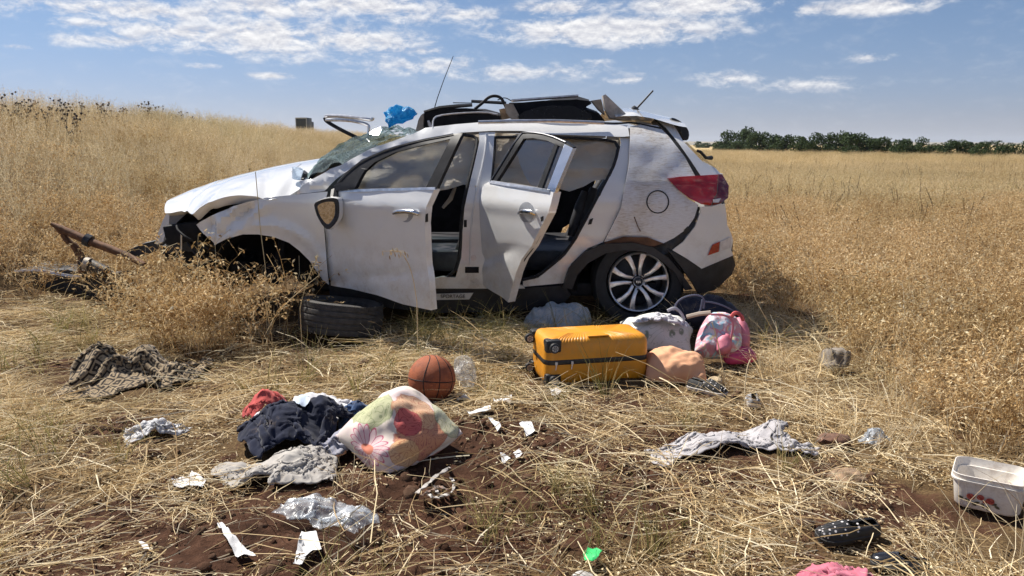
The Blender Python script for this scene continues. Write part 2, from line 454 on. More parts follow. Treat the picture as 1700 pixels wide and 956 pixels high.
def build_ground():
    def axis(lo, hi, step, far_lo, far_hi, g=1.16):
        a = list(np.arange(lo, hi, step)); s = step
        while a[-1] < far_hi: s *= g; a.append(a[-1] + s)
        b = [lo]; s = step
        while b[-1] > far_lo: s *= g; b.append(b[-1] - s)
        return np.array(b[:0:-1] + a)
    xs = axis(-2.6, 2.7, 0.022, -9000, 9000); ys = axis(2.0, 5.3, 0.022, -60, 9000)
    Xg, Yg = np.meshgrid(xs, ys)
    Zg = hz(Xg, Yg)
    nx, ny = len(xs), len(ys)
    co = np.stack([Xg, Yg, Zg], -1).reshape(-1, 3).astype(np.float32)
    ii = np.arange(nx * ny).reshape(ny, nx)
    q = np.stack([ii[:-1, :-1], ii[:-1, 1:], ii[1:, 1:], ii[1:, :-1]], -1).reshape(-1, 4)
    me = bpy.data.meshes.new('ground')
    me.vertices.add(len(co)); me.vertices.foreach_set('co', co.ravel())
    me.loops.add(q.size); me.loops.foreach_set('vertex_index', q.ravel().astype(np.int32))
    me.polygons.add(len(q)); me.polygons.foreach_set('loop_start', np.arange(0, q.size, 4, dtype=np.int32)); me.polygons.foreach_set('loop_total', np.full(len(q), 4, np.int32))
    me.update(); me.validate()
    a = me.attributes.new('bare', 'FLOAT', 'POINT')
    a.data.foreach_set('value', dirt_mask(co[:, 0].astype(float), co[:, 1].astype(float)).astype(np.float32))
    o = bpy.data.objects.new('ground', me)
    b = MB('field_ground'); p = b.pos()
    at = b.N.new('ShaderNodeAttribute'); at.attribute_name = 'bare'
    n1 = b.noise(p, 14, 6, 0.65); n2 = b.noise(p, 90, 4, 0.7); n3 = b.noise(p, 0.35, 4, 0.6)
    soil = b.ramp(n1, [(0.25, (0.022, 0.011, 0.007)), (0.5, (0.062, 0.030, 0.018)), (0.75, (0.120, 0.062, 0.038))])
    chaff = b.ramp(n2, [(0.25, (0.045, 0.026, 0.014)), (0.5, (0.11, 0.07, 0.035)), (0.8, (0.26, 0.18, 0.085))])
    far = b.ramp(n3, [(0.25, (0.34, 0.25, 0.12)), (0.5, (0.46, 0.35, 0.18)), (0.75, (0.54, 0.42, 0.23))])
    f = b.math('ADD', b.math('MULTIPLY', at.outputs['Fac'], 1.1), b.math('MULTIPLY', b.math('SUBTRACT', n1, 0.5), 1.1), clamp=True)
    f = b.math('MAXIMUM', f, b.mr(b.noise(p, 5.5, 5, 0.65), 0.5, 0.66, 0, 0.75))
    near = b.mix(b.mr(f, 0.25, 0.6), chaff, soil)
    dist = b.mr(b.sepz(p, 1), 7.0, 16.0)
    b.set(Base_Color=b.mix(dist, near, far), Roughness=0.95, Specular_IOR_Level=0.1)
    b.bump(b.math('ADD', b.math('MULTIPLY', n1, 0.7), b.math('MULTIPLY', n2, 0.45)), 0.9, 0.02)
    fin(o, b.m, None, True, 0)
    tag(o, 'dry brown field soil with straw litter reaching to the horizon', 'ground', kind='structure')
    # far ridge lines
    hb = MB('far_ridge_earth'); hp = hb.pos()
    hb.set(Base_Color=hb.ramp(hb.noise(hp, 0.004, 5, 0.6), [(0.3, (0.15, 0.13, 0.085)), (0.5, (0.30, 0.24, 0.14)), (0.7, (0.36, 0.30, 0.19))]), Roughness=1.0, Specular_IOR_Level=0.0)
    for nm, y0, hgt, sd_, lab in (('hill', 4600, 30, 2, 'low hazy ridge of hills on the far horizon'), ('hill', 7000, 52, 8, 'fainter second ridge behind the low hazy hills')):
        xx = np.linspace(-y0 * 1.3, y0 * 1.3, 180); vs = []; fs = []
        for k, (dy, hh) in enumerate(((0, 0), (300, 0.55), (700, 1.0), (1500, 0.8), (2600, 0))):
            for x in xx:
                pr = 0.55 + 0.35 * float(fbm(x / y0 * 4.0, dy / 3000, o=4, s=sd_)) + 0.25 * math.sin(x / y0 * 2.2 + sd_)
                vs.append((x, y0 + dy, -3 + max(0.1, pr) * hgt * hh))
        for k in range(4):
            for i in range(179): fs.append((k * 180 + i, k * 180 + i + 1, (k + 1) * 180 + i + 1, (k + 1) * 180 + i))
        tag(mesh_obj(nm, vs, fs, hb.m, None, True, 0), lab, 'hill', kind='structure')
build_ground()

# ------------------------------------------------------------------ dry plants
def veg_mat(name, stops, trans=0.4, rough=0.75, hue_scale=0.9, dark=0.75):
    b = MB(name)
    r = b.math('FRACT', b.math('ADD', b.island(), b.rnd()))
    c = b.ramp(r, stops)
    n = b.noise(b.pos(), hue_scale, 4, 0.6)
    c = b.mix(b.mr(n, 0.36, 0.64), b.mix(1.0, c, (dark, dark * 0.97, dark * 0.9), 'MULTIPLY'), c)
    n2 = b.noise(b.pos(), hue_scale * .28, 3, 0.6)
    c = b.mix(b.mr(n2, 0.50, 0.66, 0, .7), c, b.mix(1.0, c, (0.72, 0.76, 0.70), 'MULTIPLY'))
    b.set(Base_Color=c, Roughness=rough, Specular_IOR_Level=0.25)
    b.translucent(c, trans)
    return b.m
M_straw = veg_mat('dry_straw', [(0.0, (0.36, 0.23, 0.11)), (0.3, (0.68, 0.52, 0.29)), (0.6, (0.85, 0.71, 0.46)), (0.9, (0.94, 0.85, 0.64)), (1.0, (0.66, 0.49, 0.26))], 0.28, hue_scale=2.0, dark=.94)
M_lentil = veg_mat('dry_lentil', [(0.0, (0.23, 0.125, 0.05)), (0.3, (0.56, 0.365, 0.165)), (0.7, (0.82, 0.61, 0.33)), (1.0, (0.94, 0.82, 0.57))], 0.3, hue_scale=0.8)
M_oat = veg_mat('dry_oat_grass', [(0.0, (0.36, 0.26, 0.13)), (0.4, (0.68, 0.55, 0.34)), (0.8, (0.84, 0.73, 0.52)), (1.0, (0.93, 0.87, 0.70))], 0.38, hue_scale=0.5)
M_field = veg_mat('dry_field_grass', [(0.0, (0.40, 0.29, 0.15)), (0.5, (0.62, 0.49, 0.28)), (1.0, (0.80, 0.69, 0.46))], 0.42, hue_scale=0.15)
M_green = veg_mat('green_grass', [(0.0, (0.13, 0.13, 0.045)), (0.35, (0.25, 0.235, 0.085)), (0.65, (0.42, 0.35, 0.15)), (1.0, (0.60, 0.47, 0.24))], 0.4, hue_scale=1.5)
M_weed = veg_mat('dark_weed', [(0.0, (0.06, 0.06, 0.03)), (0.6, (0.12, 0.085, 0.045)), (1.0, (0.20, 0.13, 0.07))], 0.2, hue_scale=1.5)
M_thistle = veg_mat('thistle_head', [(0.0, (0.03, 0.025, 0.03)), (1.0, (0.085, 0.065, 0.06))], 0.1)

def ribbon(g, pts, w, roll=None, taper=0.35):
    pts = [Vector(p) for p in pts]; k = len(pts)
    base = len(g.v)
    rv = Vector((random.gauss(0, 1), random.gauss(0, 1), random.gauss(0, 0.6)))
    for i, p in enumerate(pts):
        t = (pts[min(i + 1, k - 1)] - pts[max(i - 1, 0)])
        s = t.cross(rv)
        s = s.normalized() if s.length > 1e-6 else Vector((1, 0, 0))
        ww = w * (1 - (1 - taper) * i / (k - 1)) * 0.5
        g.v.append(tuple(p - s * ww)); g.v.append(tuple(p + s * ww))
    for i in range(k - 1):
        a = base + 2 * i; g.f.append((a, a + 1, a + 3, a + 2))
def pod(g, p, L, W, d=None):
    d = d or Vector((random.gauss(0, 1), random.gauss(0, 1), random.gauss(-0.3, 0.8))).normalized()
    s = d.cross(Vector((random.gauss(0, 1), random.gauss(0, 1), random.gauss(0, 1)))).normalized()
    n = d.cross(s)
    p = Vector(p)
    g.add([p, p + d * L * 0.5 + s * W * 0.5 + n * W * 0.2, p + d * L, p + d * L * 0.5 - s * W * 0.5 + n * W * 0.2], [(0, 1, 2, 3)])
def arc(p0, az, lean0, lean1, L, k=5, wob=0.0):
    p = Vector(p0); pts = [p.copy()]
    for i in range(k):
        t = (i + 0.5) / k; l = lean0 + (lean1 - lean0) * t; a = az + random.uniform(-wob, wob)
        p = p + Vector((math.sin(l) * math.cos(a), math.sin(l) * math.sin(a), math.cos(l))) * (L / k); pts.append(p.copy())
    return pts
def proto(name, g, mat):
    me = bpy.data.meshes.new(name); me.from_pydata(g.v, [], g.f); me.materials.append(mat)
    return bpy.data.objects.new(name, me)
def mk_lentil(i, h=0.42, n=13):
    g = Geo()
    for s in range(n):
        az = random.uniform(0, 2 * PI)
        st = arc((random.gauss(0, .05), random.gauss(0, .05), 0), az, random.uniform(0, .35), random.uniform(.4, 1.35), h * random.uniform(.7, 1.25), 5, .5)
        ribbon(g, st, .0032, taper=.5)
        for q in range(8):
            t = random.uniform(.25, 1); k = min(4, int(t * 5)); p = st[k].lerp(st[k + 1], t * 5 - k)
            tw = arc(p, random.uniform(0, 2 * PI), random.uniform(.2, .9), random.uniform(.9, 1.8), random.uniform(.04, .11), 2)
            ribbon(g, tw, .0022, taper=.7)
            for w in tw[1:]:
                for _ in range(2 if random.random() < .6 else 1): pod(g, w, random.uniform(.012, .027), random.uniform(.006, .012))
    return proto('lentil_%02d' % i, g, M_lentil)
def mk_oat(i, h=0.7, n=15, mat=None):
    g = Geo()
    for s in range(n):
        az = random.uniform(0, 2 * PI); L = h * random.uniform(.7, 1.15)
        st = arc((random.gauss(0, .07), random.gauss(0, .07), 0), az, random.uniform(0, .2), random.uniform(.25, .8), L, 6, .3)
        ribbon(g, st, .0034, taper=.4)
        for q in range(13):
            t = random.uniform(.62, 1); k = min(5, int(t * 6)); p = st[k].lerp(st[k + 1], t * 6 - k)
            e = p + Vector((random.gauss(0, .03), random.gauss(0, .03), random.uniform(-.02, .03)))
            ribbon(g, [p, e], .0012); pod(g, e, random.uniform(.014, .028), random.uniform(.004, .007), Vector((random.gauss(0, .4), random.gauss(0, .4), -1)).normalized())
    for s in range(9):
        ribbon(g, arc((random.gauss(0, .08), random.gauss(0, .08), 0), random.uniform(0, 2 * PI), .1, random.uniform(.8, 2.2), h * random.uniform(.3, .6), 4), .006, taper=.15)
    return proto('oat_%02d' % i, g, mat or M_oat)
def mk_field(i):
    g = Geo()
    for s in range(85):
        r = 0.55 * math.sqrt(random.random()); a = random.uniform(0, 2 * PI)
        L = random.uniform(.28, .55)
        st = arc((r * math.cos(a), r * math.sin(a), 0), random.uniform(0, 2 * PI), random.uniform(0, .3), random.uniform(.3, 1.4), L, 3)
        ribbon(g, st, .008, taper=.4)
        for q in range(4):
            pod(g, st[random.choice((2, 3))] + Vector((random.gauss(0, .03), random.gauss(0, .03), random.gauss(0, .03))), .035, .014)
    return proto('field_%02d' % i, g, M_field)
def mk_litter(i, n=34, rad=.2, mat=None, lift=.05, lens=(.05, .26), w=(.0022, .0046)):
    g = Geo()
    for s in range(n):
        r = rad * math.sqrt(random.random()); a = random.uniform(0, 2 * PI)
        L = random.uniform(*lens); z = random.uniform(.002, lift)
        st = arc((r * math.cos(a), r * math.sin(a), z), random.uniform(0, 2 * PI), random.uniform(1.3, 1.62), random.uniform(1.45, 1.75), L, 4, .22)
        st = [Vector((p.x, p.y, max(p.z, .002))) for p in st]
        ribbon(g, st, random.uniform(*w), taper=.6)
    for s in range(30):
        r = rad * 1.2 * math.sqrt(random.random()); a = random.uniform(0, 2 * PI)
        pod(g, (r * math.cos(a), r * math.sin(a), random.uniform(.003, .012)), random.uniform(.006, .022), random.uniform(.003, .008), Vector((random.gauss(0, 1), random.gauss(0, 1), random.gauss(0, .15))).normalized())
    return proto('litter_%02d' % i, g, mat or M_straw)
def mk_tuft(i, n=26, h=.24, mat=None, lean=1.5, w=.0042):
    g = Geo()
    for s in range(n):
        st = arc((random.gauss(0, .03), random.gauss(0, .03), 0), random.uniform(0, 2 * PI), random.uniform(0, .5), random.uniform(.5, lean + .6), h * random.uniform(.5, 1.3), 5, .15)
        ribbon(g, [Vector((p.x, p.y, max(p.z, .003))) for p in st], w * random.uniform(.6, 1.2), taper=.2)
    return proto('tuft_%02d' % i, g, mat)
def mk_weed(i):
    """dark upright stalk with narrow seed spikes"""
    g = Geo()
    for s in range(random.randint(1, 3)):
        st = arc((random.gauss(0, .03), random.gauss(0, .03), 0), random.uniform(0, 6.3), random.uniform(0, .25), random.uniform(.1, .5), random.uniform(.5, .78), 6, .4)
        ribbon(g, st, .006, taper=.5)
        for q in range(40):
            t = random.uniform(.55, 1); k = min(5, int(t * 6)); pod(g, st[k].lerp(st[k + 1], t * 6 - k), .022, .009, Vector((random.gauss(0, .5), random.gauss(0, .5), 1)).normalized())
    return proto('weed_%02d' % i, g, M_weed)
def mk_clod(i):
    bm = bmesh.new(); bmesh.ops.create_icosphere(bm, subdivisions=2, radius=1)
    sd_ = i * 31
    for v in bm.verts:
        c = v.co
        d = 1 + .34 * float(fbm(c.x * 1.4 + sd_, c.y * 1.4, c.z * 1.4, o=3, s=i))
        v.co = Vector((c.x * d, c.y * d * .85, max(-.35, c.z * d * .62)))
    me = bpy.data.meshes.new('clod_%02d' % i); bm.to_mesh(me); bm.free()
    b = MATS.get('soil_clod')
    if not b:
        k = MB('soil_clod'); p = k.pos()
        k.set(Base_Color=k.mix(k.rnd(), k.ramp(k.noise(p, 40, 5, .65), [(.3, (.035, .018, .011)), (.7, (.10, .052, .032))]), k.ramp(k.noise(p, 60, 5, .65), [(.3, (.075, .042, .027)), (.7, (.17, .105, .07))])), Roughness=.97, Specular_IOR_Level=.1)
        k.bump(k.noise(p, 160, 5, .7), .8, .006)
        b = MATS['soil_clod'] = k.m
    me.materials.append(b)
    for pl in me.polygons: pl.use_smooth = True
    return bpy.data.objects.new('clod_%02d' % i, me)

EXCL = []           # (x, y, rx, ry): things lie here, nothing tall grows through them
def clear(x, y, margin=0.0):
    ok = np.ones(len(x), bool)
    for (cx, cy, rx, ry) in EXCL:
        ok &= ((x - cx) / (rx + margin)) ** 2 + ((y - cy) / (ry + margin)) ** 2 > 1
    return ok
def sample(y0, y1, dens, prob, wedge=0.78, pad=0.9, xr=None):
    """random points between depths y0 and y1 with the given density per square metre"""
    area_x = (wedge * y1 + pad)
    n = int(dens * 2 * area_x * (y1 - y0))
    y = RNG.uniform(y0, y1, n); x = RNG.uniform(-area_x, area_x, n)
    k = np.abs(x) < wedge * y + pad
    if prob is not None: k &= RNG.random(n) < prob(x, y)
    return x[k], y[k]
def in_car(x, y, m=0.0):
    return (x > -2.55 - m) & (x < 1.72 + m) & (y > 5.38 - m) & (y < 7.35 + m)
def lentil_prob(x, y):
    e = 0.16 * fbm(x * 1.1, y * 1.1, o=3, s=40)
    right = sstep(1.88, 2.22, x + e - 0.02 * (y - 4))
    bush = sstep(0, .25, 1 - np.sqrt(((x + 1.98) / .66) ** 2 + ((y - 5.12) / .46) ** 2) + e) * .8 * (x < -1.5)
    leftf = sstep(5.5, 6.1, y + e) * sstep(2.25, 2.6, -x + e)
    back = sstep(7.3, 7.6, y)
    p = np.maximum(np.maximum(right, bush), np.maximum(leftf, back))
    p = np.maximum(p, sstep(1.75, 2.05, x) * sstep(5.6, 6.0, y))
    p = p * ~in_car(x, y, .05)
    return p
def build_plants():
    def put(name, protos, x, y, s0, s1, label, cat, tilt=.12, sink=0.0, smul=None):
        n = len(x); z = hz(x, y) - sink
        rot = np.stack([RNG.normal(0, tilt, n), RNG.normal(0, tilt, n), RNG.uniform(0, 2 * PI, n)], -1)
        s = RNG.uniform(s0, s1, n)
        if smul is not None: s = s * smul
        return scatter(name, protos, np.stack([x, y, z], -1), rot, s, RNG.integers(0, len(protos), n), label, cat)
    bankp = lambda x, y: sstep(.12, .5, bank(x, y))
    # brown lentil-like crop, close
    x, y = sample(2.6, 15, 25, lentil_prob); k = clear(x, y, .06); x, y = x[k], y[k]
    k = RNG.random(len(x)) > .8 * sstep(.25, .8, bank(x, y)); x, y = x[k], y[k]
    bx = RNG.uniform(-2.40, -1.58, 11); by = 4.78 + RNG.random(11) * .52 + .10 * np.abs(bx + 1.8)      # the stand left uncrushed before the wheel
    x = np.concatenate([x, bx]); y = np.concatenate([y, by])
    put('dry_crop', [mk_lentil(i) for i in range(7)], x, y, .75, 1.2, 'tangled brown dry crop plants standing around the car', 'dry crop', .3, 0.0, np.where((x < -.9) & (y < 5.7) & (x > -2.6), 1.3, 1.0))
    # field behind, coarser with distance
    fp = [mk_field(i) for i in range(6)]
    x, y = sample(13, 42, 4.2, lambda x, y: 1 - .6 * bankp(x, y), .75, 2)
    x2, y2 = sample(42, 125, .46, lambda x, y: sstep(-3, 1.0, x + .22 * y), .72, 2)
    xx = np.concatenate([x, x2]); yy = np.concatenate([y, y2])
    put('field_grass', fp, xx, yy, .8, 1.25, 'dry golden field stretching back to the trees', 'field', .15, 0.02, np.where(yy > 42, 1.15, .85))
    # pale wild oats on the bank
    op = [mk_oat(i) for i in range(6)]
    x, y = sample(6.2, 22, 13, lambda x, y: sstep(.05, .5, bank(x, y)), .78, 1)
    x2, y2 = sample(22, 70, 5, lambda x, y: bankp(x, y), .74, 2)
    xx = np.concatenate([x, x2]); yy = np.concatenate([y, y2])
    put('bank_grass', op, xx, yy, .62, 1.0, 'pale dry wild oats covering the road embankment', 'dry grass', .15)
    # sparse pale oats through the crop
    x, y = sample(3.2, 26, 3.2, lambda x, y: lentil_prob(x, y) * (.35 + .65 * sstep(-.2, .3, fbm(x * .5, y * .3, o=3, s=90))), .76, 1); k = clear(x, y, .1)
    put('oat_stalks', [mk_oat(i + 10, .6, 6) for i in range(4)], x[k], y[k], .6, .95, 'scattered pale oat stalks rising out of the crop', 'dry grass', .2)
    # taller golden stalks standing out of the crop
    x, y = sample(3.4, 14, 5.0, lambda x, y: lentil_prob(x, y) * (.2 + .8 * sstep(-.15, .35, fbm(x * .8 + 3, y * .6, o=3, s=91))), .76, 1); k = clear(x, y, .1)
    put('tall_stalks', [mk_oat(i + 20, .66, 5, M_lentil) for i in range(5)], x[k], y[k], .65, 1.0, 'tall golden stalks standing above the brown crop', 'dry grass', .25)
    # dark seed stalks in the field
    x, y = sample(7.4, 40, .8, lambda x, y: (1 - bankp(x, y)) * .9, .74, 1)
    put('dark_stalks', [mk_weed(i) for i in range(6)], x, y, .55, 1.0, 'dark upright seed stalks dotted through the field', 'weeds', .25)
    # green-tinged patch on the right of the field
    x, y = sample(9, 30, 6, lambda x, y: sstep(.45, .05, np.abs(y - 16) / 16) * sstep(5, 8, x) * sstep(-.1, .4, fbm(x * .35, y * .2, o=3, s=77)), .74, 1)
    put('green_weeds', [mk_tuft(i + 60, 34, .5, M_green, .7, .007) for i in range(4)], x, y, .6, 1.1, 'greenish weeds among the dry crop on the right', 'weeds', .2)
    # straw litter over the open ground
    def litp(x, y):
        p = 1 - .93 * dirt_mask(x, y)
        p = p * (1 - .8 * sstep(-.05, .4, fbm(x * 1.7 + 4, y * 1.7, o=3, s=55)))
        return p * ~in_car(x, y, -.3)
    x, y = sample(1.75, 6.2, 50, litp, .72, .3); k = (lentil_prob(x, y) < .75) & clear(x, y, .10); x, y = x[k], y[k]
    put('straw_litter', [mk_litter(i) for i in range(10)], x, y, .7, 1.2, 'flattened straw and chaff littering the ground', 'straw', .06)
    x, y = sample(1.75, 5.8, 150, lambda x, y: (.16 + .84 * litp(x, y)) * ~in_car(x, y, -.3), .72, .3); k = (lentil_prob(x, y) < .8) & clear(x, y, -.03); x, y = x[k], y[k]
    put('chopped_straw', [mk_litter(i + 50, 16, .07, None, .016, (.012, .075), (.0016, .0036)) for i in range(10)], x, y, .7, 1.3, 'fine chopped straw and chaff between the soil clods', 'straw', .05)
    # longer loose straws, some propped up
    x, y = sample(1.8, 5.6, 24, lambda x, y: (1 - .4 * dirt_mask(x, y)), .72, .3); k = clear(x, y, .05); x, y = x[k], y[k]
    put('loose_straws', [mk_litter(i + 20, 7, .14, None, .06, (.14, .38), (.0028, .0048)) for i in range(8)], x, y, .8, 1.3, 'long loose straws lying across the trampled ground', 'straw', .16)
    # pale lodged straw swath beside the crop on the right
    x, y = sample(2.0, 6.2, 42, lambda x, y: sstep(1.0, 1.5, x) * sstep(2.5, 2.0, x), .74, .3); k = clear(x, y, .07); x, y = x[k], y[k]
    put('straw_tufts', [mk_tuft(i + 20, 24, .3, M_straw, 1.75, .0036) for i in range(6)], x, y, .6, 1.25, 'pale bent straw tufts along the edge of the crop', 'straw', .35)
    x, y = sample(1.9, 5.6, 7, lambda x, y: (1 - .7 * dirt_mask(x, y)), .72, .3); k = clear(x, y, .07); x, y = x[k], y[k]
    put('stubble_tufts', [mk_tuft(i + 30, 14, .22, M_straw, 1.4, .0034) for i in range(6)], x, y, .5, 1.15, 'short straw stubble standing on the trampled ground', 'straw', .3)
    # green-yellow grass tufts
    def grp(x, y):
        a = sstep(.35, .0, np.abs(y - 5.1)) * (x > -1.35) * (x < 1.0)
        a = np.maximum(a, .55 * np.exp(-(((x + .75) / .5) ** 2 + ((y - 4.5) / .35) ** 2)))
        a = np.maximum(a, .5 * np.exp(-(((x + 1.5) / .35) ** 2 + ((y - 4.2) / .25) ** 2)))
        a = np.maximum(a, .30 * sstep(.05, .45, fbm(x * 1.3 + 9, y * 1.3, o=3, s=66)) * (x < 1.2))
        a = np.maximum(a, .35 * np.exp(-(((x + .9) / .5) ** 2 + ((y - 2.6) / .4) ** 2)) + .3 * np.exp(-(((x - .2) / .4) ** 2 + ((y - 2.35) / .2) ** 2)))
        return np.clip(a + .02, 0, 1) * np.where(y < 4.6, .55, 1)
    x, y = sample(1.9, 5.5, 60, grp, .72, .2); k = clear(x, y, .08) & (lentil_prob(x, y) < .5); x, y = x[k], y[k]
    put('grass_tufts', [mk_tuft(i + 40, 26, .30, M_green, 1.2, .0046) for i in range(6)], x, y, .45, 1.0, 'thin green and yellow grass growing beside the car', 'grass', .25)
    # soil clods
    x, y = sample(1.75, 4.9, 300, lambda x, y: np.clip(dirt_mask(x, y) * 1.0 + .12, 0, 1), .72, .3); k = clear(x, y, -.02); x, y = x[k], y[k]
    put('soil_clods', [mk_clod(i) for i in range(7)], x, y, .004, .019, 'crumbs and clods of red brown soil', 'soil', .5, .001, 1 + 1.4 * (RNG.random(len(x)) > .955))
ORD = 'first second third fourth fifth sixth seventh eighth ninth tenth eleventh twelfth thirteenth fourteenth fifteenth sixteenth seventeenth eighteenth nineteenth twentieth twenty-first twenty-second twenty-third twenty-fourth twenty-fifth twenty-sixth twenty-seventh'.split()
# ------------------------------------------------------------------ thistles on the bank
def build_thistles():
    meshes = []
    for i in range(5):
        random.seed(900 + i)
        gs, gh = Geo(), Geo()
        for s in range(5):
            st = arc((random.gauss(0, .07), random.gauss(0, .07), 0), random.uniform(0, 6.3), random.uniform(0, .2), random.uniform(.1, .5), random.uniform(.62, .98), 5, .3)
            gs.tube(st, [.006, .006, .005, .004, .003, .003], 4)
            tips = [st[-1]]
            for q in range(3):
                p = st[random.choice((2, 3, 4))]
                br = arc(p, random.uniform(0, 6.3), .5, .2, random.uniform(.12, .26), 2); gs.tube(br, .003, 4); tips.append(br[-1])
            for t in tips:
                r = random.uniform(.017, .029)
                gh.lathe([(r * .2, -r), (r * .85, -r * .5), (r, 0), (r * .8, r * .5), (r * .35, r * .9), (.001, r)], 7, c=t)
                for q in range(6):
                    a = q / 6 * 2 * PI; ribbon(gh, [t, t + Vector((math.cos(a), math.sin(a), random.uniform(-.6, .9))) * r * 2.1], r * .35, taper=.1)
        so = gs.obj('stem', M_weed, None, link=False); ho = gh.obj('seed_head', M_thistle, None, link=False)
        meshes.append((so.data, ho.data)); bpy.data.objects.remove(so); bpy.data.objects.remove(ho)
    # crest positions read off the photograph: (px, depth)
    spots = [(8, 11.2), (30, 11.4), (52, 11.0), (75, 11.8), (98, 11.3), (118, 12.4), (140, 12.0), (163, 13.0), (192, 13.2), (206, 14), (148, 11), (60, 12.4), (232, 14.5), (265, 16), (282, 16.4), (312, 19), (318, 20), (345, 20.5), (405, 27), (90, 12.6)]
    spots.sort()
    for i, (px, Y) in enumerate(spots):
        X = (px - 850) / FPX * Y * 1.02
        z = float(hz(X, Y))
        t = empty('thistle', (X, Y, z - .02), 'dark round-headed thistle on the bank crest, %s from the left edge' % ORD[i], 'thistle', 'thistles along the bank crest')
        t.rotation_euler = (0, 0, random.uniform(0, 6.3)); q = random.uniform(.55, .75); t.scale = (q, q, q)
        for nm, me in zip(('stem', 'seed_head'), meshes[i % 5]):
            o = bpy.data.objects.new(nm, me); COL.objects.link(o); o.parent = t
            if nm == 'seed_head': o['kind'] = 'stuff'
# ------------------------------------------------------------------ trees
def build_trees():
    leaf = MB('tree_leaves')
    r = leaf.math('FRACT', leaf.math('ADD', leaf.island(), leaf.rnd()))
    lc = leaf.ramp(r, [(0, (.016, .032, .012)), (.5, (.032, .060, .020)), (1, (.062, .092, .032))])
    lc = leaf.mix(leaf.mr(leaf.rnd(), 0, 1, 0, .5), lc, (.055, .085, .03))
    leaf.set(Base_Color=lc, Roughness=.7, Specular_IOR_Level=.2); leaf.translucent(lc, .18)
    bark = simple('tree_bark', (.09, .065, .045), .9, .3, 4)
    crowns, trunks = [], []
    for i in range(6):
        random.seed(300 + i); rs = np.random.default_rng(300 + i)
        g = Geo(); nb = 13 + i % 3 * 3
        lobes = []
        for k in range(nb):
            a = rs.uniform(0, 2 * PI); rr = rs.uniform(.1, .95); hh = rs.uniform(.12, .92)
            wd = (1 - abs(hh - .42) * .95)
            lobes.append((rr * wd * math.cos(a) * .95, rr * wd * math.sin(a) * .95, hh, rs.uniform(.20, .36)))
        for (lx, ly, lz, lr) in lobes:
            for q in range(115):
                d = rs.normal(size=3); d /= np.linalg.norm(d); rad = lr * rs.uniform(.72, 1.12)
                c = Vector((lx + d[0] * rad, ly + d[1] * rad, max(.03, lz + d[2] * rad * .72)))
                n = (Vector(d) + Vector(rs.normal(size=3)) * .7).normalized()
                s = n.orthogonal().normalized(); t = n.cross(s); an = rs.uniform(0, 6.3)
                s, t = s * math.cos(an) + t * math.sin(an), t * math.cos(an) - s * math.sin(an)
                L = rs.uniform(.035, .075)
                g.add([c - s * L, c - t * L * .6, c + s * L, c + t * L * .6], [(0, 1, 2, 3)])
        me = bpy.data.meshes.new('crown'); me.from_pydata(g.v, [], g.f); me.materials.append(leaf.m); crowns.append(me)
        g = Geo(); g.tube([(0, 0, -.05), (.01, .01, .3), (.03, -.02, .6)], [.05, .04, .02], 7)
        for k in range(4):
            lx, ly, lz, lr = lobes[k]; g.tube([(0, 0, .2 + .05 * k), (lx * .5, ly * .5, (.3 + lz) * .5), (lx, ly, lz)], [.025, .016, .008], 5)
        to = g.obj('trunk', bark, None, link=False); trunks.append(to.data); bpy.data.objects.remove(to)
    random.seed(41)
    # (px, top py, half-width px, depth)
    T = [(1160, 238, 9, 330), (1176, 235, 10, 320), (1212, 217, 20, 205), (1234, 213, 22, 205), (1262, 221, 18, 208), (1284, 226, 16, 196), (1306, 220, 17, 215), (1330, 222, 18, 212), (1350, 220, 18, 214),
         (1375, 223, 18, 214), (1398, 222, 18, 218), (1420, 225, 19, 214), (1444, 227, 18, 216), (1466, 226, 18, 222), (1488, 230, 18, 220), (1510, 233, 16, 236), (1528, 233, 14, 230),
         (1548, 237, 14, 240), (1570, 238, 16, 238), (1590, 233, 16, 246), (1612, 237, 16, 250), (1634, 236, 16, 250), (1656, 238, 16, 252), (1680, 237, 17, 254), (1704, 236, 18, 254), (1730, 235, 19, 250), (1760, 236, 19, 252), (1294, 236, 12, 190), (1408, 238, 12, 200), (1196, 240, 10, 260),
         (1340, 238, 13, 192), (1455, 240, 12, 200), (1500, 241, 12, 205), (1225, 238, 14, 188), (1260, 240, 12, 190)]
    for i, (px, py, hw, Y) in enumerate(T):
        by = 252.5 + (px - 1190) * .024
        if i >= 2: Y = 1690.0 / (by - 240) * (1.0 if i < 27 else .97) + (i * 37 % 7 - 3) * 1.2
        b = D(px, 240, Y); top = D(px, py - 1 + ((i * 53) % 11 - 5) * .7, Y)
        z0 = float(hz(b.x, Y)); h = top.z - z0 + .1; w = hw / FPX * Y * 1.55
        lab = 'dark green rounded tree, %s from the left in the far tree line' % ORD[sum(q[0] < px for j, q in enumerate(T) if 2 <= j < 27 or j == 29)]
        if i == 3: lab = 'tallest dark tree at the left end of the tree line'
        elif i < 2: lab = 'small faint far tree beside the car tail, %s of two' % ('left' if i == 0 else 'right')
        elif i >= 27 and i != 29: lab = 'low bush in front of the tree line, %s from the left' % ORD[sum(q[0] < px for j, q in enumerate(T) if j >= 27 and j != 29)]
        t = empty('field_tree', (b.x, Y, z0), lab, 'bush' if 'bush' in lab else 'tree', None if i == 3 else ('far small trees' if i < 2 else ('bushes before the tree line' if 'bush' in lab else 'trees of the tree line')))
        if 'bush' in lab: t.name = 'field_bush'
        t.rotation_euler = (0, 0, random.uniform(0, 6.3)); t.scale = (w, w, h / 1.12)
        for nm, me in (('trunk', trunks[i % 6]), ('crown', crowns[(i * 5 + i // 6) % 6])):
            o = bpy.data.objects.new(nm, me); COL.objects.link(o); o.parent = t
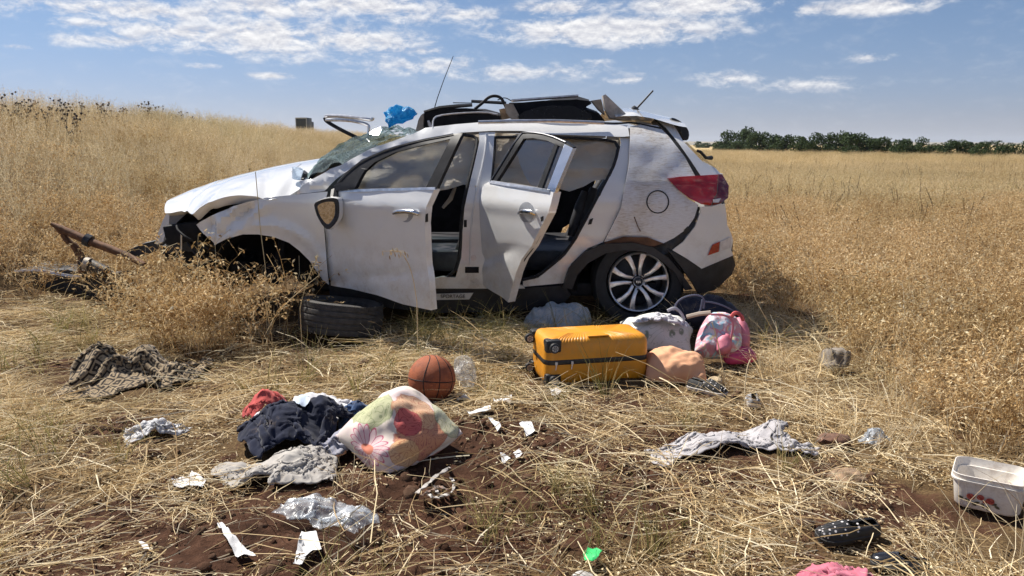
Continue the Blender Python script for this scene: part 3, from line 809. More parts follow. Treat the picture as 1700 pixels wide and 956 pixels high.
# ------------------------------------------------------------------ the lorry on the road
def build_lorry():
    Y = 62.0; X = D(500, 215, Y).x
    z0 = float(hz(X, Y)) + .62
    t = empty('lorry', (X, Y, z0), 'dark rear of a box lorry driving away on the embankment road', 'lorry')
    dark = simple('lorry_box_grey', (.05, .06, .065), .5); lite = simple('lorry_trim', (.35, .36, .36), .5); rub = simple('lorry_tyre', (.02, .02, .02), .8)
    s = 1.0
    W, H = .86, .98
    Geo().box((X, Y + .9, z0 + .28 + H / 2), (W, 1.6, H)).obj('cargo_box', dark, t, bevel=.02)
    Geo().box((X, Y + .085, z0 + .28 + H - .05), (W + .03, .04, .07)).obj('top_rail', lite, t)
    for sx in (-1, 1):
        Geo().box((X + sx * (W / 2 - .02), Y + .075, z0 + .28 + H / 2), (.05, .03, H - .1)).obj('corner_post', lite, t)
        Geo().box((X + sx * W * .24, Y + .085, z0 + .28 + H * .42), (W * .42, .02, H * .68)).obj('rear_door', dark, t)
        Geo().lathe([(.09, -.06), (.2, -.06), (.21, 0), (.2, .06), (.09, .06)], 16, 'X', (X + sx * W * .38, Y + .5, z0 + .18)).obj('wheel', rub, t)
    Geo().box((X, Y + 2.15, z0 + .62), (W * .9, .7, .75)).obj('cab', dark, t, bevel=.04)
    Geo().tube([(X + W / 2, Y + .3, z0 + .55), (X + W / 2 + .1, Y + .3, z0 + .55)], .015, 6).box((X + W / 2 + .12, Y + .3, z0 + .5), (.05, .05, .16)).obj('mirror', dark, t)
# =================================================================== THE WRECKED CAR
YC = 6.37                      # depth of the car's centre line
def base_hw(Z):
    return np.interp(Z, [.1, .3, .5, .66, .95, 1.03, 1.2, 1.30, 1.36, 1.42, 1.47, 1.55], [.85, .885, .908, .925, .922, .905, .815, .762, .715, .655, .59, .48])
def HW(X, Z):
    xe = np.interp(Z, [.25, .6, .93, 1.05, 1.25, 1.45, 1.52], [1.74, 1.83, 1.83, 1.77, 1.60, 1.37, 1.24])
    t = np.clip((X - (xe - .88)) / .88, 0, 1); r = np.maximum(0, 1 - t ** 3.4) ** .42
    t2 = np.clip((-X - 1.70) / .95, 0, 1); f = np.maximum(0, 1 - t2 ** 3.0) ** .5
    # shoulder crease and slight door hollow
    cr = .010 * np.exp(-((Z - .90) / .05) ** 2) - .012 * np.exp(-((Z - .62) / .12) ** 2)
    return (base_hw(Z) + cr) * r * f
def march(px, py, fn, y0, y1, n=500):
    px = np.atleast_1d(np.asarray(px, float)); py = np.atleast_1d(np.asarray(py, float))
    d = ray(px, py); Ys = np.linspace(y0, y1, n)
    P = d[:, None, :] * Ys[None, :, None]; P[..., 2] += CAM_H
    F = fn(P[..., 0], P[..., 1], P[..., 2])
    ins = F < 0
    hit = ins.any(1); k = np.argmax(ins, 1); km = np.argmin(F, 1)
    k = np.where(hit, np.maximum(k, 1), km)
    i = np.arange(len(px)); ka = np.maximum(k - 1, 0)
    fa, fb = F[i, ka], F[i, k]
    t = np.where(hit, fa / np.maximum(fa - fb, 1e-9), 1.0); t = np.clip(t, 0, 1)
    Y = Ys[ka] + (Ys[k] - Ys[ka]) * t
    Q = d * Y[:, None]; Q[:, 2] += CAM_H
    return Q
class Body:
    inw = np.array([0, 1.0, 0])
    def __call__(s, px, py, off=0.0):
        return march(px, py, lambda X, Y, Z: (YC - Y) - (HW(X, Z) + off), 4.9, 6.45)
class Door:
    def __init__(s, px, py, theta):
        h = Body()(px, py)[0]; s.H = h; s.th = R(theta)
        s.no = np.array([-math.sin(s.th), -math.cos(s.th), 0]); s.inw = -s.no
    def __call__(s, px, py, off=0.0):
        def fn(X, Y, Z):
            cr = .010 * np.exp(-((Z - .90) / .05) ** 2) - .014 * np.exp(-((Z - .62) / .12) ** 2)
            return (X - s.H[0]) * s.no[0] + (Y - s.H[1]) * s.no[1] + (.925 - base_hw(Z)) - cr - off
        return march(px, py, fn, 4.0, 6.4)
BODY = Body()
FD = Door(542, 400, 38)
RD = Door(796, 400, 54)
def surfpt(s, px, py, off=0.0): return Vector(s(px, py, off)[0])

def panel(name, poly, surf, mat, parent, off=0.0, thick=.004, step=9, sm=0, dent=None, mirror=False, sharp=30):
    bm = poly_grid(chaikin(poly, sm) if sm else poly, step)
    bm.verts.ensure_lookup_table()
    xy = np.array([(v.co.x, v.co.y) for v in bm.verts])
    P = surf(xy[:, 0], xy[:, 1], off)
    if dent is not None: P = P - np.outer(dent(xy[:, 0], xy[:, 1], P), surf.inw) * -1
    Q = P + surf.inw * thick
    n = len(P)
    # front faces look back at the camera: pixel y runs down, so the winding is reversed
    fr = [[v.index for v in f.verts] for f in bm.faces]
    area = sum(f.normal.z * f.calc_area() for f in bm.faces)
    if area < 0: fr = [f[::-1] for f in fr]
    # a polygon counter-clockwise in (px, py-down) faces away; flip to face the viewer
    fr = [f[::-1] for f in fr]
    faces = fr + [[i + n for i in f[::-1]] for f in fr]
    ed = {}
    for f in fr:
        for a, b in zip(f, f[1:] + f[:1]): ed[(a, b)] = 1
    for (a, b) in list(ed):
        if (b, a) not in ed: faces.append([b, a, a + n, b + n])
    bm.free()
    V = np.concatenate([P, Q])
    if mirror:
        V[:, 1] = 2 * YC - V[:, 1]; faces = [f[::-1] for f in faces]
    return mesh_obj(name, V, faces, mat, parent, True, sharp)
def strip(name, pts, surf, r, mat, parent, off=0.0, n=6, closed=False, sm=1):
    pts = chaikin(pts, sm, closed) if sm else pts
    P = surf([p[0] for p in pts], [p[1] for p in pts], off)
    return Geo().tube([Vector(p) for p in P], r, n, closed=closed).obj(name, mat, parent)
def slab(name, poly, y0, y1, mat, parent, noise=0.0, sm=0, bevel=.004, shear=0.0, rows=5):
    """outline seen at depth y0, running back to y1 (a real thickness across the car)"""
    poly = chaikin(poly, sm) if sm else poly
    F = [D(a, b, y0) for a, b in poly]; k = len(F); vs = []; fs = []
    for i in range(rows + 1):
        t = i / rows
        for p in F:
            q = Vector((p.x + shear * t, y0 + (y1 - y0) * t, p.z))
            if noise: q += Vector((0, 0, noise * float(fbm(q.x * 4, q.y * 4, q.z * 4, o=3, s=4)))) + Vector((noise * float(vnoise(q.x * 5, q.y * 5, s=8)), 0, 0))
            vs.append(q)
    for i in range(rows):
        for j in range(k): fs.append((i * k + j, i * k + (j + 1) % k, (i + 1) * k + (j + 1) % k, (i + 1) * k + j))
    fs.append(tuple(range(k))); fs.append(tuple(rows * k + j for j in range(k))[::-1])
    g = Geo(); g.v = [tuple(v) for v in vs]; g.f = fs
    return g.obj(name, mat, parent, True, 35, bevel=0)

def car_materials():
    b = MB('car_white_paint'); p = b.pos()
    z = b.sepz(p)
    dust = b.mr(z, .72, .28, 0, .75, 'LINEAR')
    n = b.noise(p, 9, 6, .7); fine = b.noise(p, 130, 4, .7)
    d = b.math('MULTIPLY', b.math('ADD', dust, .05), b.mr(n, .40, .78), clamp=True)
    spk = b.mr(b.voronoi(p, 38), .0, .11, 1, 0)
    d = b.math('MAXIMUM', d, b.math('MULTIPLY', spk, b.mr(b.noise(p, 5, 2), .5, .62, 0, .8)))
    c = b.mix(d, (.80, .80, .79), (.40, .315, .22))
    b.set(Base_Color=c, Roughness=b.mr(d, 0, .6, .18, .6), Metallic=0.0, Specular_IOR_Level=.5, Coat_Weight=1.0, Coat_Roughness=.05)
    MATS['paint'] = b.m
    # scraped panel: long fine scratches through the paint
    b = MB('car_scraped_paint'); p = b.pos()
    sc = b.noise(b.mapping(p, (7, 7, 95), rot=(0, R(-28), 0)), 2.2, 7, .75)
    sc2 = b.noise(b.mapping(p, (18, 10, 150), rot=(0, R(12), 0)), 1.6, 6, .7)
    pat = b.noise(p, 3.4, 5, .65)
    s = b.math('MULTIPLY', b.mr(b.math('MULTIPLY', b.math('ADD', sc, sc2), .5), .46, .62), b.mr(pat, .34, .58, .25, .95))
    c = b.mix(s, b.mix(b.mr(pat, .4, .6), (.76, .765, .78), (.70, .67, .63)), (.40, .33, .26))
    b.set(Base_Color=c, Roughness=b.mr(s, 0, 1, .34, .75), Coat_Weight=.25, Coat_Roughness=.25)
    b.bump(b.math('ADD', s, b.noise(p, 9, 3)), .25, .006)
    MATS['scraped'] = b.m
    MATS['blackp'] = simple('car_black_plastic', (.022, .022, .024), .55, .35, 14, bump=.15, bscale=220)
    MATS['frame'] = simple('car_window_frame', (.016, .016, .018), .4, .3, 14, spec=.12)
    MATS['rubber'] = simple('car_rubber', (.016, .016, .017), .75, .3, 20, bump=.2, bscale=150)
    MATS['interior'] = simple('car_interior_black', (.012, .012, .014), .7, .4, 12, spec=.2, bump=.15, bscale=120)
    MATS['seat'] = simple('car_seat_leather', (.030, .030, .034), .45, .4, 12, bump=.2, bscale=160)
    MATS['chrome'] = simple('car_chrome', (.60, .61, .63), .24, .06, 12, 1.0)
    MATS['trim'] = simple('car_dull_trim', (.20, .20, .21), .42, .1, 12, .8)
    MATS['alu'] = simple('car_machined_alloy', (.62, .62, .63), .32, .18, 25, .85)
    MATS['alu_dark'] = simple('car_dark_alloy', (.035, .036, .04), .4, .3, 25, .4)
    MATS['rust'] = simple('car_rusty_steel', (.15, .075, .04), .8, .45, 14, .3, bump=.4, bscale=60)
    MATS['head'] = simple('car_roof_lining', (.33, .285, .235), .9, .25, 9, bump=.2, bscale=90)
    MATS['redlens'] = simple('car_red_lens', (.42, .012, .012), .12, .25, 10, Coat_Weight=.8, Coat_Roughness=.04)
    MATS['redlens2'] = simple('car_dark_red_lens', (.16, .006, .008), .12, .25, 10, Coat_Weight=.8, Coat_Roughness=.04)
    MATS['clearlens'] = simple('car_clear_lens', (.70, .66, .64), .15, .12, 30, Coat_Weight=.8, Coat_Roughness=.04)
    # tinted window glass
    def glass(name, tint, refl=1.0, milky=0.0):
        g = MB(name); N, L = g.N, g.L
        tr = N.new('ShaderNodeBsdfTransparent'); tr.inputs[0].default_value = (*tint, 1)
        gl = N.new('ShaderNodeBsdfGlossy'); gl.inputs['Roughness'].default_value = .02
        gl.inputs[0].default_value = (.95, .97, 1, 1)
        lw = N.new('ShaderNodeLayerWeight'); lw.inputs[0].default_value = .5
        fr = g.math('ADD', .03 * refl, g.math('MULTIPLY', g.math('POWER', lw.outputs['Facing'], 4.0), .6 * refl))
        mx = N.new('ShaderNodeMixShader'); L.new(fr, mx.inputs[0]); L.new(tr.outputs[0], mx.inputs[1]); L.new(gl.outputs[0], mx.inputs[2])
        last = mx
        if milky:
            p = g.pos(); df = N.new('ShaderNodeBsdfDiffuse'); df.inputs[0].default_value = (.15, .185, .185, 1)
            cr = g.voronoi(p, 60, 'DISTANCE_TO_EDGE'); cr2 = g.voronoi(p, 16, 'DISTANCE_TO_EDGE')
            line = g.math('MAXIMUM', g.mr(cr, 0, .16, 1, 0), g.mr(cr2, 0, .07, 1, 0))
            f = g.math('MULTIPLY', g.math('ADD', g.math('MULTIPLY', line, .75), .16), milky, clamp=True)
            f = g.math('MULTIPLY', f, g.mr(g.noise(p, 7, 4, .6), .3, .62, .25, 1.1), clamp=True)
            m2 = N.new('ShaderNodeMixShader'); L.new(f, m2.inputs[0]); L.new(mx.outputs[0], m2.inputs[1]); L.new(df.outputs[0], m2.inputs[2])
            bp = N.new('ShaderNodeBump'); bp.inputs['Strength'].default_value = .4; bp.inputs['Distance'].default_value = .003
            L.new(g.voronoi(p, 60, 'F1', 'Color'), bp.inputs['Height']); L.new(bp.outputs[0], gl.inputs['Normal'])
            last = m2
        L.new(last.outputs[0], g.out.inputs['Surface'])
        return g.m
    MATS['tint'] = glass('car_tinted_glass', (.84, .86, .87))
    MATS['shatter'] = glass('car_shattered_glass', (.55, .66, .65), .3, .8)
    mir = MB('car_mirror_glass'); mir.set(Base_Color=mir.mix(mir.mr(mir.noise(mir.pos(), 60, 4), .45, .6), (.85, .86, .88), (.6, .58, .53)), Metallic=1.0, Roughness=.05)
    MATS['mirror'] = mir.m
    # curtain airbag cloth
    b = MB('airbag_cloth'); p = b.pos()
    c = b.mix(b.mr(b.noise(p, 3, 5, .6), .35, .65), (.84, .78, .68), (.72, .65, .55))
    b.set(Base_Color=c, Roughness=.9, Specular_IOR_Level=.15)
    b.bump(b.math('ADD', b.noise(b.mapping(p, (6, 6, 16)), 1.4, 5, .6, 1.0), b.math('MULTIPLY', b.noise(p, 300, 2), .1)), .7, .02)
    b.translucent(c, .55); MATS['airbag'] = b.m

def build_car():
    M = MATS
    car = empty('wrecked_car', (-.4, YC, 0), 'wrecked white five-door car with open doors and torn-off roof', 'car')
    P, K = M['paint'], M['blackp']
    # ---------- body shell
    def dent_f(px, py, Pp):
        d = .05 * np.exp(-(((px - 345) / 26) ** 2 + ((py - 372) / 16) ** 2)) * np.sin(px / 6.0)
        d += .035 * np.exp(-(((px - 405) / 34) ** 2 + ((py - 350) / 12) ** 2)) * np.sin((px + py) / 7.0)
        d += .012 * fbm(px / 24, py / 16, o=3, s=2) * sstep(470, 380, px)
        d += .034 * np.abs(vnoise(px / 22, py / 13, s=31)) * sstep(450, 360, px)
        # rolled lip round the arch
        r = np.sqrt(((px - 440) / 1.02) ** 2 + (py - 480) ** 2)
        d -= .018 * np.exp(-((r - 106) / 7.0) ** 2)
        return d
    fender = [(326, 373), (347, 359), (388, 342), (411, 335), (441, 328), (480, 324), (520, 320), (544, 318), (541, 330), (537, 355), (538, 380), (542, 426), (547, 472), (536, 465), (514, 433), (497, 416), (480, 403), (454, 393), (428, 389), (403, 389), (377, 396), (356, 407), (342, 392)]
    panel('fender', fender, BODY, P, car, step=7, dent=dent_f)
    panel('fender', [(372, 352), (411, 335), (441, 328), (480, 324), (544, 318), (547, 472), (514, 433), (480, 403), (428, 389), (377, 396)], BODY, P, car, step=14, mirror=True)
    pillar = [(497, 300), (519, 297), (536, 288), (549, 280), (566, 274), (583, 264), (617, 246), (652, 234), (686, 222), (706, 212), (757, 206), (794, 203), (900, 202), (1001, 204), (1042, 208), (1045, 226), (1032, 227), (980, 225), (916, 223), (864, 217), (817, 217), (766, 220), (740, 226), (694, 235), (652, 246), (613, 262), (583, 279), (557, 298), (538, 317), (515, 320), (492, 322), (500, 310)]
    def dent_p(px, py, Pp):
        return .014 * fbm(px / 16, py / 9, o=3, s=6) * sstep(800, 700, px) + .02 * np.exp(-(((px - 700) / 40) ** 2 + ((py - 214) / 6) ** 2)) * np.sin(px / 9)
    panel('roof_side', pillar, BODY, P, car, step=7, dent=dent_p)
    panel('roof_side', pillar, BODY, P, car, step=14, mirror=True)
    bp = [(795, 220), (796, 234), (787, 275), (777, 317), (771, 345), (769, 371), (766, 427), (757, 458), (752, 470), (804, 474), (806, 330), (815, 300), (821, 226), (822, 219)]
    panel('centre_pillar', bp, BODY, P, car, off=-.012, step=9)
    panel('centre_pillar', bp, BODY, P, car, off=-.012, step=20, mirror=True)
    strip('pillar_crease', [(808, 222), (804, 262), (790, 318), (782, 372), (780, 440)], BODY, .006, P, car, off=-.010)
    # silver scuff plate with the model lettering, black rocker under it
    rocker = [(545, 470), (600, 478), (700, 477), (800, 480), (870, 478), (938, 474), (948, 490), (930, 510), (860, 516), (720, 520), (620, 508), (548, 492)]
    panel('rocker', rocker, BODY, K, car, off=-.03, thick=.05, step=12)
    panel('rocker', rocker, BODY, K, car, off=-.03, thick=.05, step=24, mirror=True)
    panel('door_sill', [(712, 464), (735, 459), (756, 461), (803, 474), (868, 474), (872, 479), (716, 479)], BODY, P, car, off=-.012, thick=.03)
    panel('scuff_plate', [(718, 488), (786, 486), (779, 497), (722, 498)], BODY, simple('scuff_plate_steel', (.62, .63, .66), .5, .08, 20, .3), car, off=-.008, thick=.008)
    def lettering(txt, size, mat, name):
        cu = bpy.data.curves.new(name, 'FONT'); cu.body = txt; cu.size = size; cu.extrude = .0012; cu.align_x = 'CENTER'; cu.align_y = 'CENTER'
        to = bpy.data.objects.new('tmp', cu); COL.objects.link(to)
        bpy.context.view_layer.update()
        me = bpy.data.meshes.new_from_object(to.evaluated_get(bpy.context.evaluated_depsgraph_get()))
        bpy.data.objects.remove(to)
        o = bpy.data.objects.new(name, me); me.materials.append(mat); COL.objects.link(o); return o
    tx = lettering('SPORTAGE', .036, M['alu_dark'], 'lettering')
    tx.location = surfpt(BODY, 752, 492, -.004) + Vector((0, -.004, 0)); tx.rotation_euler = (PI / 2, 0, 0)
    tx.parent = car; tx.matrix_parent_inverse = car.matrix_basis.inverted()
    # ---------- rear quarter
    def dent_q(px, py, Pp):
        d = .006 * fbm(px / 40, py / 30, o=2, s=12)
        d += .022 * np.exp(-(((px - 1056) / 8) ** 2 + ((py - 372) / 14) ** 2))
        d += .03 * np.exp(-(((px - 1060) / 50) ** 2 + ((py - 398) / 8) ** 2))
        return d
    quarter = [(1046, 210), (1046, 229), (1044, 272), (1031, 345), (1010, 388), (1003, 402), (1030, 396), (1060, 395), (1085, 398), (1102, 404), (1118, 396), (1140, 380), (1152, 362), (1158, 345), (1160, 340), (1145, 331), (1125, 315), (1107, 296), (1130, 294), (1154, 292), (1138, 262), (1110, 226), (1092, 208), (1066, 206)]
    panel('quarter_panel', quarter, BODY, M['scraped'], car, step=7, dent=dent_q)
    panel('quarter_panel', quarter, BODY, P, car, step=18, mirror=True)
    jamb = [(1045, 230), (1043, 272), (1030, 345), (1009, 388), (1001, 402), (975, 412), (948, 438), (936, 470), (868, 476), (868, 467), (894, 461), (930, 432), (940, 422), (957, 398), (1010, 298), (1024, 266), (1031, 240), (1029, 229)]
    panel('rear_jamb', jamb, BODY, P, car, off=-.03, thick=.03, step=8)
    strip('door_seal', [(822, 228), (900, 227), (1000, 231), (1028, 237), (1022, 268), (1008, 298), (953, 400), (934, 424), (893, 459), (868, 464)], BODY, .012, M['rubber'], car, off=-.035)
    strip('door_seal', [(770, 224), (790, 227), (793, 236), (784, 276), (773, 318), (766, 360), (763, 425), (752, 458), (716, 466)], BODY, .012, M['rubber'], car, off=-.03)
    strip('door_seal', [(822, 228), (820, 262), (816, 300)], BODY, .010, M['rubber'], car, off=-.02)
    strip('paint_crack', [(1053, 360), (1056, 368), (1058, 374), (1063, 384)], BODY, .0035, M['rust'], car, off=.001, sm=0)
    cap = [(1092 + 18 * math.cos(a * PI / 12), 335 + 18.5 * math.sin(a * PI / 12)) for a in range(24)]
    panel('fuel_flap', cap, BODY, M['scraped'], car, off=.001, dent=dent_q, step=6)
    strip('fuel_flap_gap', cap, BODY, .0045, M['rubber'], car, off=-.0, closed=True, sm=0)
    for (x, y) in ((1003, 352), (982, 370)):
        c = [(x + 4 * math.cos(a * PI / 5), y + 6 * math.sin(a * PI / 5)) for a in range(10)]
    panel('latch', [(979, 364), (985, 362), (982, 372), (976, 373)], BODY, M['rubber'], car, off=-.024)
    panel('latch', [(770, 365), (775, 365), (775, 377), (770, 377)], BODY, M['rubber'], car, off=-.008)
    panel('label_plate', [(772, 443), (795, 443), (795, 453), (772, 453)], BODY, M['interior'], car, off=-.009)
    for (x, y, r) in ((786, 428, 5), (775, 462, 3.2), (790, 465, 2.6)):
        panel('pillar_plug', [(x + r * math.cos(a * PI / 6), y + r * math.sin(a * PI / 6)) for a in range(12)], BODY, M['clearlens'], car, off=-.008, step=8)
    panel('torn_trim', [(1157, 341), (1163, 345), (1153, 375), (1132, 400), (1114, 417), (1098, 424), (1084, 410), (1102, 404), (1122, 394), (1144, 372)], BODY, K, car, off=-.012, step=7, dent=lambda a, b, c: .015 * fbm(a / 9, b / 9, o=2, s=1))
    panel('wheel_arch_flange', [(1003, 402), (1035, 393), (1075, 394), (1102, 404), (1085, 409), (1045, 405), (1008, 408)], BODY, M['rust'], car, off=-.006, step=7)
    arch = [(934, 478), (944, 446), (970, 419), (1003, 405), (1050, 403), (1085, 411), (1110, 428), (1130, 452), (1150, 480), (1138, 482), (1120, 452), (1095, 430), (1070, 418), (1035, 415), (1005, 421), (976, 437), (959, 456), (950, 480)]
    panel('arch_cladding', arch, BODY, K, car, off=.012, thick=.05, step=8)
    panel('rear_bumper', [(1162, 343), (1180, 343), (1203, 338), (1206, 355), (1207, 372), (1214, 388), (1217, 400), (1214, 415), (1217, 424), (1165, 446), (1140, 429), (1116, 415), (1134, 402), (1154, 376), (1163, 352)], BODY, P, car, off=.006, thick=.02, step=6)
    panel('lower_bumper', [(1108, 414), (1140, 430), (1165, 447), (1217, 425), (1221, 440), (1215, 456), (1186, 482), (1160, 488), (1150, 470), (1132, 445)], BODY, K, car, off=.012, thick=.06, step=7)
    # rear face, carried across the car
    def across(name, pts, y0, y1, mat, th, rows=8, bow=.09):
        """a sheet running across the tail between the near and far side"""
        k = len(pts); vs = []; fs = []
        Pn = [D(a, b, y0) for a, b in pts]
        for s_ in (0, 1):
            for i in range(rows + 1):
                t = i / rows
                for p in Pn:
                    vs.append((p.x + bow * (1 - (2 * t - 1) ** 2) - s_ * th, y0 + (y1 - y0) * t, p.z))
        o = (rows + 1) * k
        for i in range(rows):
            for j in range(k - 1):
                a = i * k + j
                fs.append((a, a + 1, a + k + 1, a + k)); fs.append((o + a, o + a + k, o + a + k + 1, o + a + 1))
        g = Geo(); g.v = vs; g.f = fs
        bm_ = g.obj(name, mat, car, True, 40)
        return bm_
    across('tailgate', [(1198, 290), (1203, 338), (1203, 372), (1208, 388)], 5.93, 6.81, P, .02)
    across('rear_bumper_face', [(1208, 388), (1212, 424)], 5.93, 6.81, P, .03)
    across('lower_bumper_face', [(1212, 424), (1213, 455), (1190, 482)], 5.93, 6.81, K, .03)
    across('rear_window', [(1141, 236), (1168, 262), (1194, 282)], 5.98, 6.76, M['tint'], .006, bow=.05)
    panel('tail_lamp', [(1108, 296), (1130, 293), (1160, 291.5), (1192, 289.5), (1190, 320), (1180, 341), (1165, 339), (1146, 330), (1126, 315)], BODY, M['redlens'], car, off=.012, thick=.03, step=6)
    panel('tail_lamp', [(1193, 289), (1199, 289), (1210, 308), (1209, 328), (1196, 338), (1182, 341), (1191, 320)], BODY, M['redlens2'], car, off=.014, thick=.03, step=6)
    panel('reversing_lamp', [(1183, 331), (1197, 329), (1193, 336), (1184, 336)], BODY, M['clearlens'], car, off=.021, step=6)
    panel('tail_lamp', [(1108, 296), (1160, 291.5), (1199, 289), (1209, 328), (1180, 341), (1146, 330)], BODY, M['redlens'], car, off=.012, thick=.03, step=10, mirror=True)
    panel('rear_bumper', [(1162, 343), (1203, 338), (1207, 372), (1217, 400), (1217, 424), (1165, 446), (1120, 415)], BODY, P, car, off=.006, step=12, mirror=True)
    panel('reflector', [(1175, 424), (1183, 406), (1195, 401), (1193, 418)], BODY, M['redlens'], car, off=.014, step=6)
    panel('reflector', [(1196, 401), (1214, 393), (1213, 411), (1194, 418)], BODY, M['clearlens'], car, off=.014, step=6)
    tg = [(1086, 194), (1098, 196), (1113, 200), (1124, 216), (1134, 234), (1150, 251), (1166, 268), (1188, 279), (1197, 289), (1163, 291), (1148, 268), (1124, 234), (1106, 212)]
    panel('tailgate_side', tg, BODY, P, car, off=.0, thick=.02, step=6)
    panel('tailgate_side', tg, BODY, P, car, off=.0, thick=.02, step=12, mirror=True)
    gap = [(1082, 193), (1087, 196), (1108, 217), (1127, 239), (1147, 268), (1164, 292), (1154, 293), (1138, 266), (1110, 226), (1096, 208)]
    panel('tailgate_gap', gap, BODY, M['rubber'], car, off=-.012, step=6)
    slab('spoiler', [(1113, 197), (1118, 195), (1130, 201), (1139, 209), (1145, 221), (1142, 234), (1134, 230), (1130, 217), (1123, 206)], 5.93, 6.81, K, car, sm=1)
    Geo().tube([D(1157, 250, 6.0), D(1163, 252, 6.0), D(1172, 262, 6.05), D(1181, 262, 6.1)], [.01, .012, .012, .018], 7).obj('wiper', K, car)
    # ---------- rear roof skin and torn edge
    Xs = np.linspace(D(1006, 186, 6.37).x, D(1114, 198, 6.37).x, 18); vs = []; fs = []
    top = [(1003, 184), (1038, 181), (1058, 185), (1082, 191), (1116, 199)]
    tx_ = [D(a, b, YC).x for a, b in top]; tz_ = [D(a, b, YC).z for a, b in top]
    for i, X in enumerate(Xs):
        for j in range(15):
            v = -1 + 2 * j / 14
            zc = np.interp(X, tx_, tz_); w = .60
            z = zc - .075 * abs(v) ** 2.4 + .008 * float(fbm(X * 5, v * 4, o=3, s=33))
            vs.append((X, YC + v * w, z))
    for i in range(17):
        for j in range(14): fs.append((i * 15 + j, i * 15 + j + 1, i * 15 + j + 16, i * 15 + j + 15))
    o = mesh_obj('roof_skin', vs, fs, P, car, True, 0)
    strip('torn_roof_edge', [(1000, 204), (1024, 205), (1050, 203), (1072, 208), (1097, 213)], BODY, .008, M['rubber'], car, off=.002)
    g = Geo(); g.tube([D(1048, 183, 6.3), D(1053, 180, 6.33), D(1060, 183, 6.36)], [.014, .024, .01], 8); g.tube([D(1056, 181, 6.34), D(1084, 150.5, 6.42)], [.008, .007], 6)
    g.obj('aerial', K, car)
    # roof rail
    Geo().tube([D(794, 203, 5.70), D(850, 201.5, 5.70), D(920, 201, 5.70), D(1003, 204, 5.70)], .014, 8).obj('roof_rail', M['alu'], car)
    # ---------- bonnet, lifted by the crash
    near = [(290, 350), (318, 349), (345, 335), (385, 331), (430, 326), (470, 321), (500, 303)]
    NP = BODY([a for a, b in near], [b for a, b in near]); o_ = np.argsort(NP[:, 0]); NP = NP[o_]
    CP_ = np.array([D(a, b, YC) for a, b in [(292, 345), (290, 338), (304, 323), (326, 313), (364, 300), (403, 289), (463, 275), (500, 268), (540, 262)]])
    Xs = np.linspace(-2.66, -1.47, 60); vs = []; fs = []
    m = 49
    for i, X in enumerate(Xs):
        zn = np.interp(X, NP[:, 0], NP[:, 2]); yn = np.interp(X, NP[:, 0], NP[:, 1])
        zc = np.interp(X, np.sort(CP_[:, 0]), CP_[np.argsort(CP_[:, 0]), 2])
        if X > -1.62: yn = yn + (X + 1.62) * .9
        for j in range(m):
            v = -1 + 2 * j / (m - 1); y = YC + v * (YC - yn)
            xn = X + .10 * (1 - abs(v) ** 2) * 0 + .12 * abs(v) ** 3 * sstep(-2.2, -2.66, X)
            z = zc + (zn - zc) * abs(v) ** 2.1
            if v < -.55:
                a = (-.55 - v) / .45
                z += a * (.022 * math.sin(X * 9) * sstep(-2.6, -2.2, X) + .022 * float(fbm(X * 4.5, v * 4, o=2, s=14)))
                y += a * .02 * float(fbm(X * 6, v * 5, o=2, s=15))
            z += .006 * float(fbm(X * 2, v * 2, o=1, s=16)) - (.018 * max(0, 1 - abs(X + 1.95 + .25 * v) / .06) + .012 * max(0, 1 - abs(X + 2.25 - .2 * v) / .05)) * (v < -.1) * min(1, (-.1 - v) * 2.5)
            vs.append((xn, y, z))
    for i in range(59):
        for j in range(m - 1): fs.append((i * m + j, (i + 1) * m + j, (i + 1) * m + j + 1, i * m + j + 1))
    # folded-down lip along the near edge
    k0 = len(vs)
    for i in range(60):
        x, y, z = vs[i * m]; dp = .020 + .035 * max(0, math.sin((float(Xs[i]) + 2.5) * 3.2)) + .010 * float(fbm(float(Xs[i]) * 9, 0, o=2, s=18))
        vs.append((x + .01, y + .018, z - dp * .5)); vs.append((x + .01, y + .055, z - dp))
    for i in range(59):
        a, b = k0 + 2 * i, k0 + 2 * i + 2
        fs.append((i * m, a, b, (i + 1) * m)); fs.append((a, a + 1, b + 1, b))
    mesh_obj('bonnet', vs, fs, P, car, True, 50)
    # cowl and wiper tray
    g = Geo()
    g.tube([D(500, 296, 5.72), D(512, 289, 6.0), D(521, 279, 6.37), D(532, 273, 6.7)], .045, 8)
    g.tube([D(522, 268, 6.3), D(500, 276, 6.05), D(488, 287, 5.85), D(490, 296, 5.74), D(505, 298, 5.70)], [.012, .018, .022, .02, .012], 8)
    g.obj('cowl', K, car)
    # ---------- shattered windscreen
    random.seed(5)
    Nn = [D(508, 294, 5.70), D(535, 283, 5.70), D(566, 268, 5.72), D(600, 251, 5.74), D(650, 231, 5.78), D(690, 216, 5.80)]
    Cn = [D(517, 279, YC), D(533, 266, YC), D(556, 249, YC), D(583, 233, YC), D(612, 222, YC), D(655, 210, YC)]
    def lp(A, t):
        q = t * (len(A) - 1); i = min(int(q), len(A) - 2); return A[i].lerp(A[i + 1], q - i)
    vs, fs = [], []
    a_, b_ = 34, 30
    for i in range(a_ + 1):
        t = i / a_; n_, c_ = lp(Nn, t), lp(Cn, t)
        for j in range(b_ + 1):
            v = -1 + 2 * j / b_
            p = c_ + (n_ - c_) * (abs(v) ** 2)
            p = Vector((p.x, YC + v * (YC - n_.y), p.z))
            s_ = .010 + .018 * t
            p += Vector((-.5, 0, .86)) * (s_ * float(fbm(p.x * 14, p.y * 14, p.z * 14, o=2, s=25)))
            vs.append(p)
    for i in range(a_):
        for j in range(b_):
            q = i * (b_ + 1) + j
            if (i > 27 and random.random() < .30 + .2 * (i - 27) / 7): continue
            fs.append((q, q + 1, q + b_ + 2, q + b_ + 1))
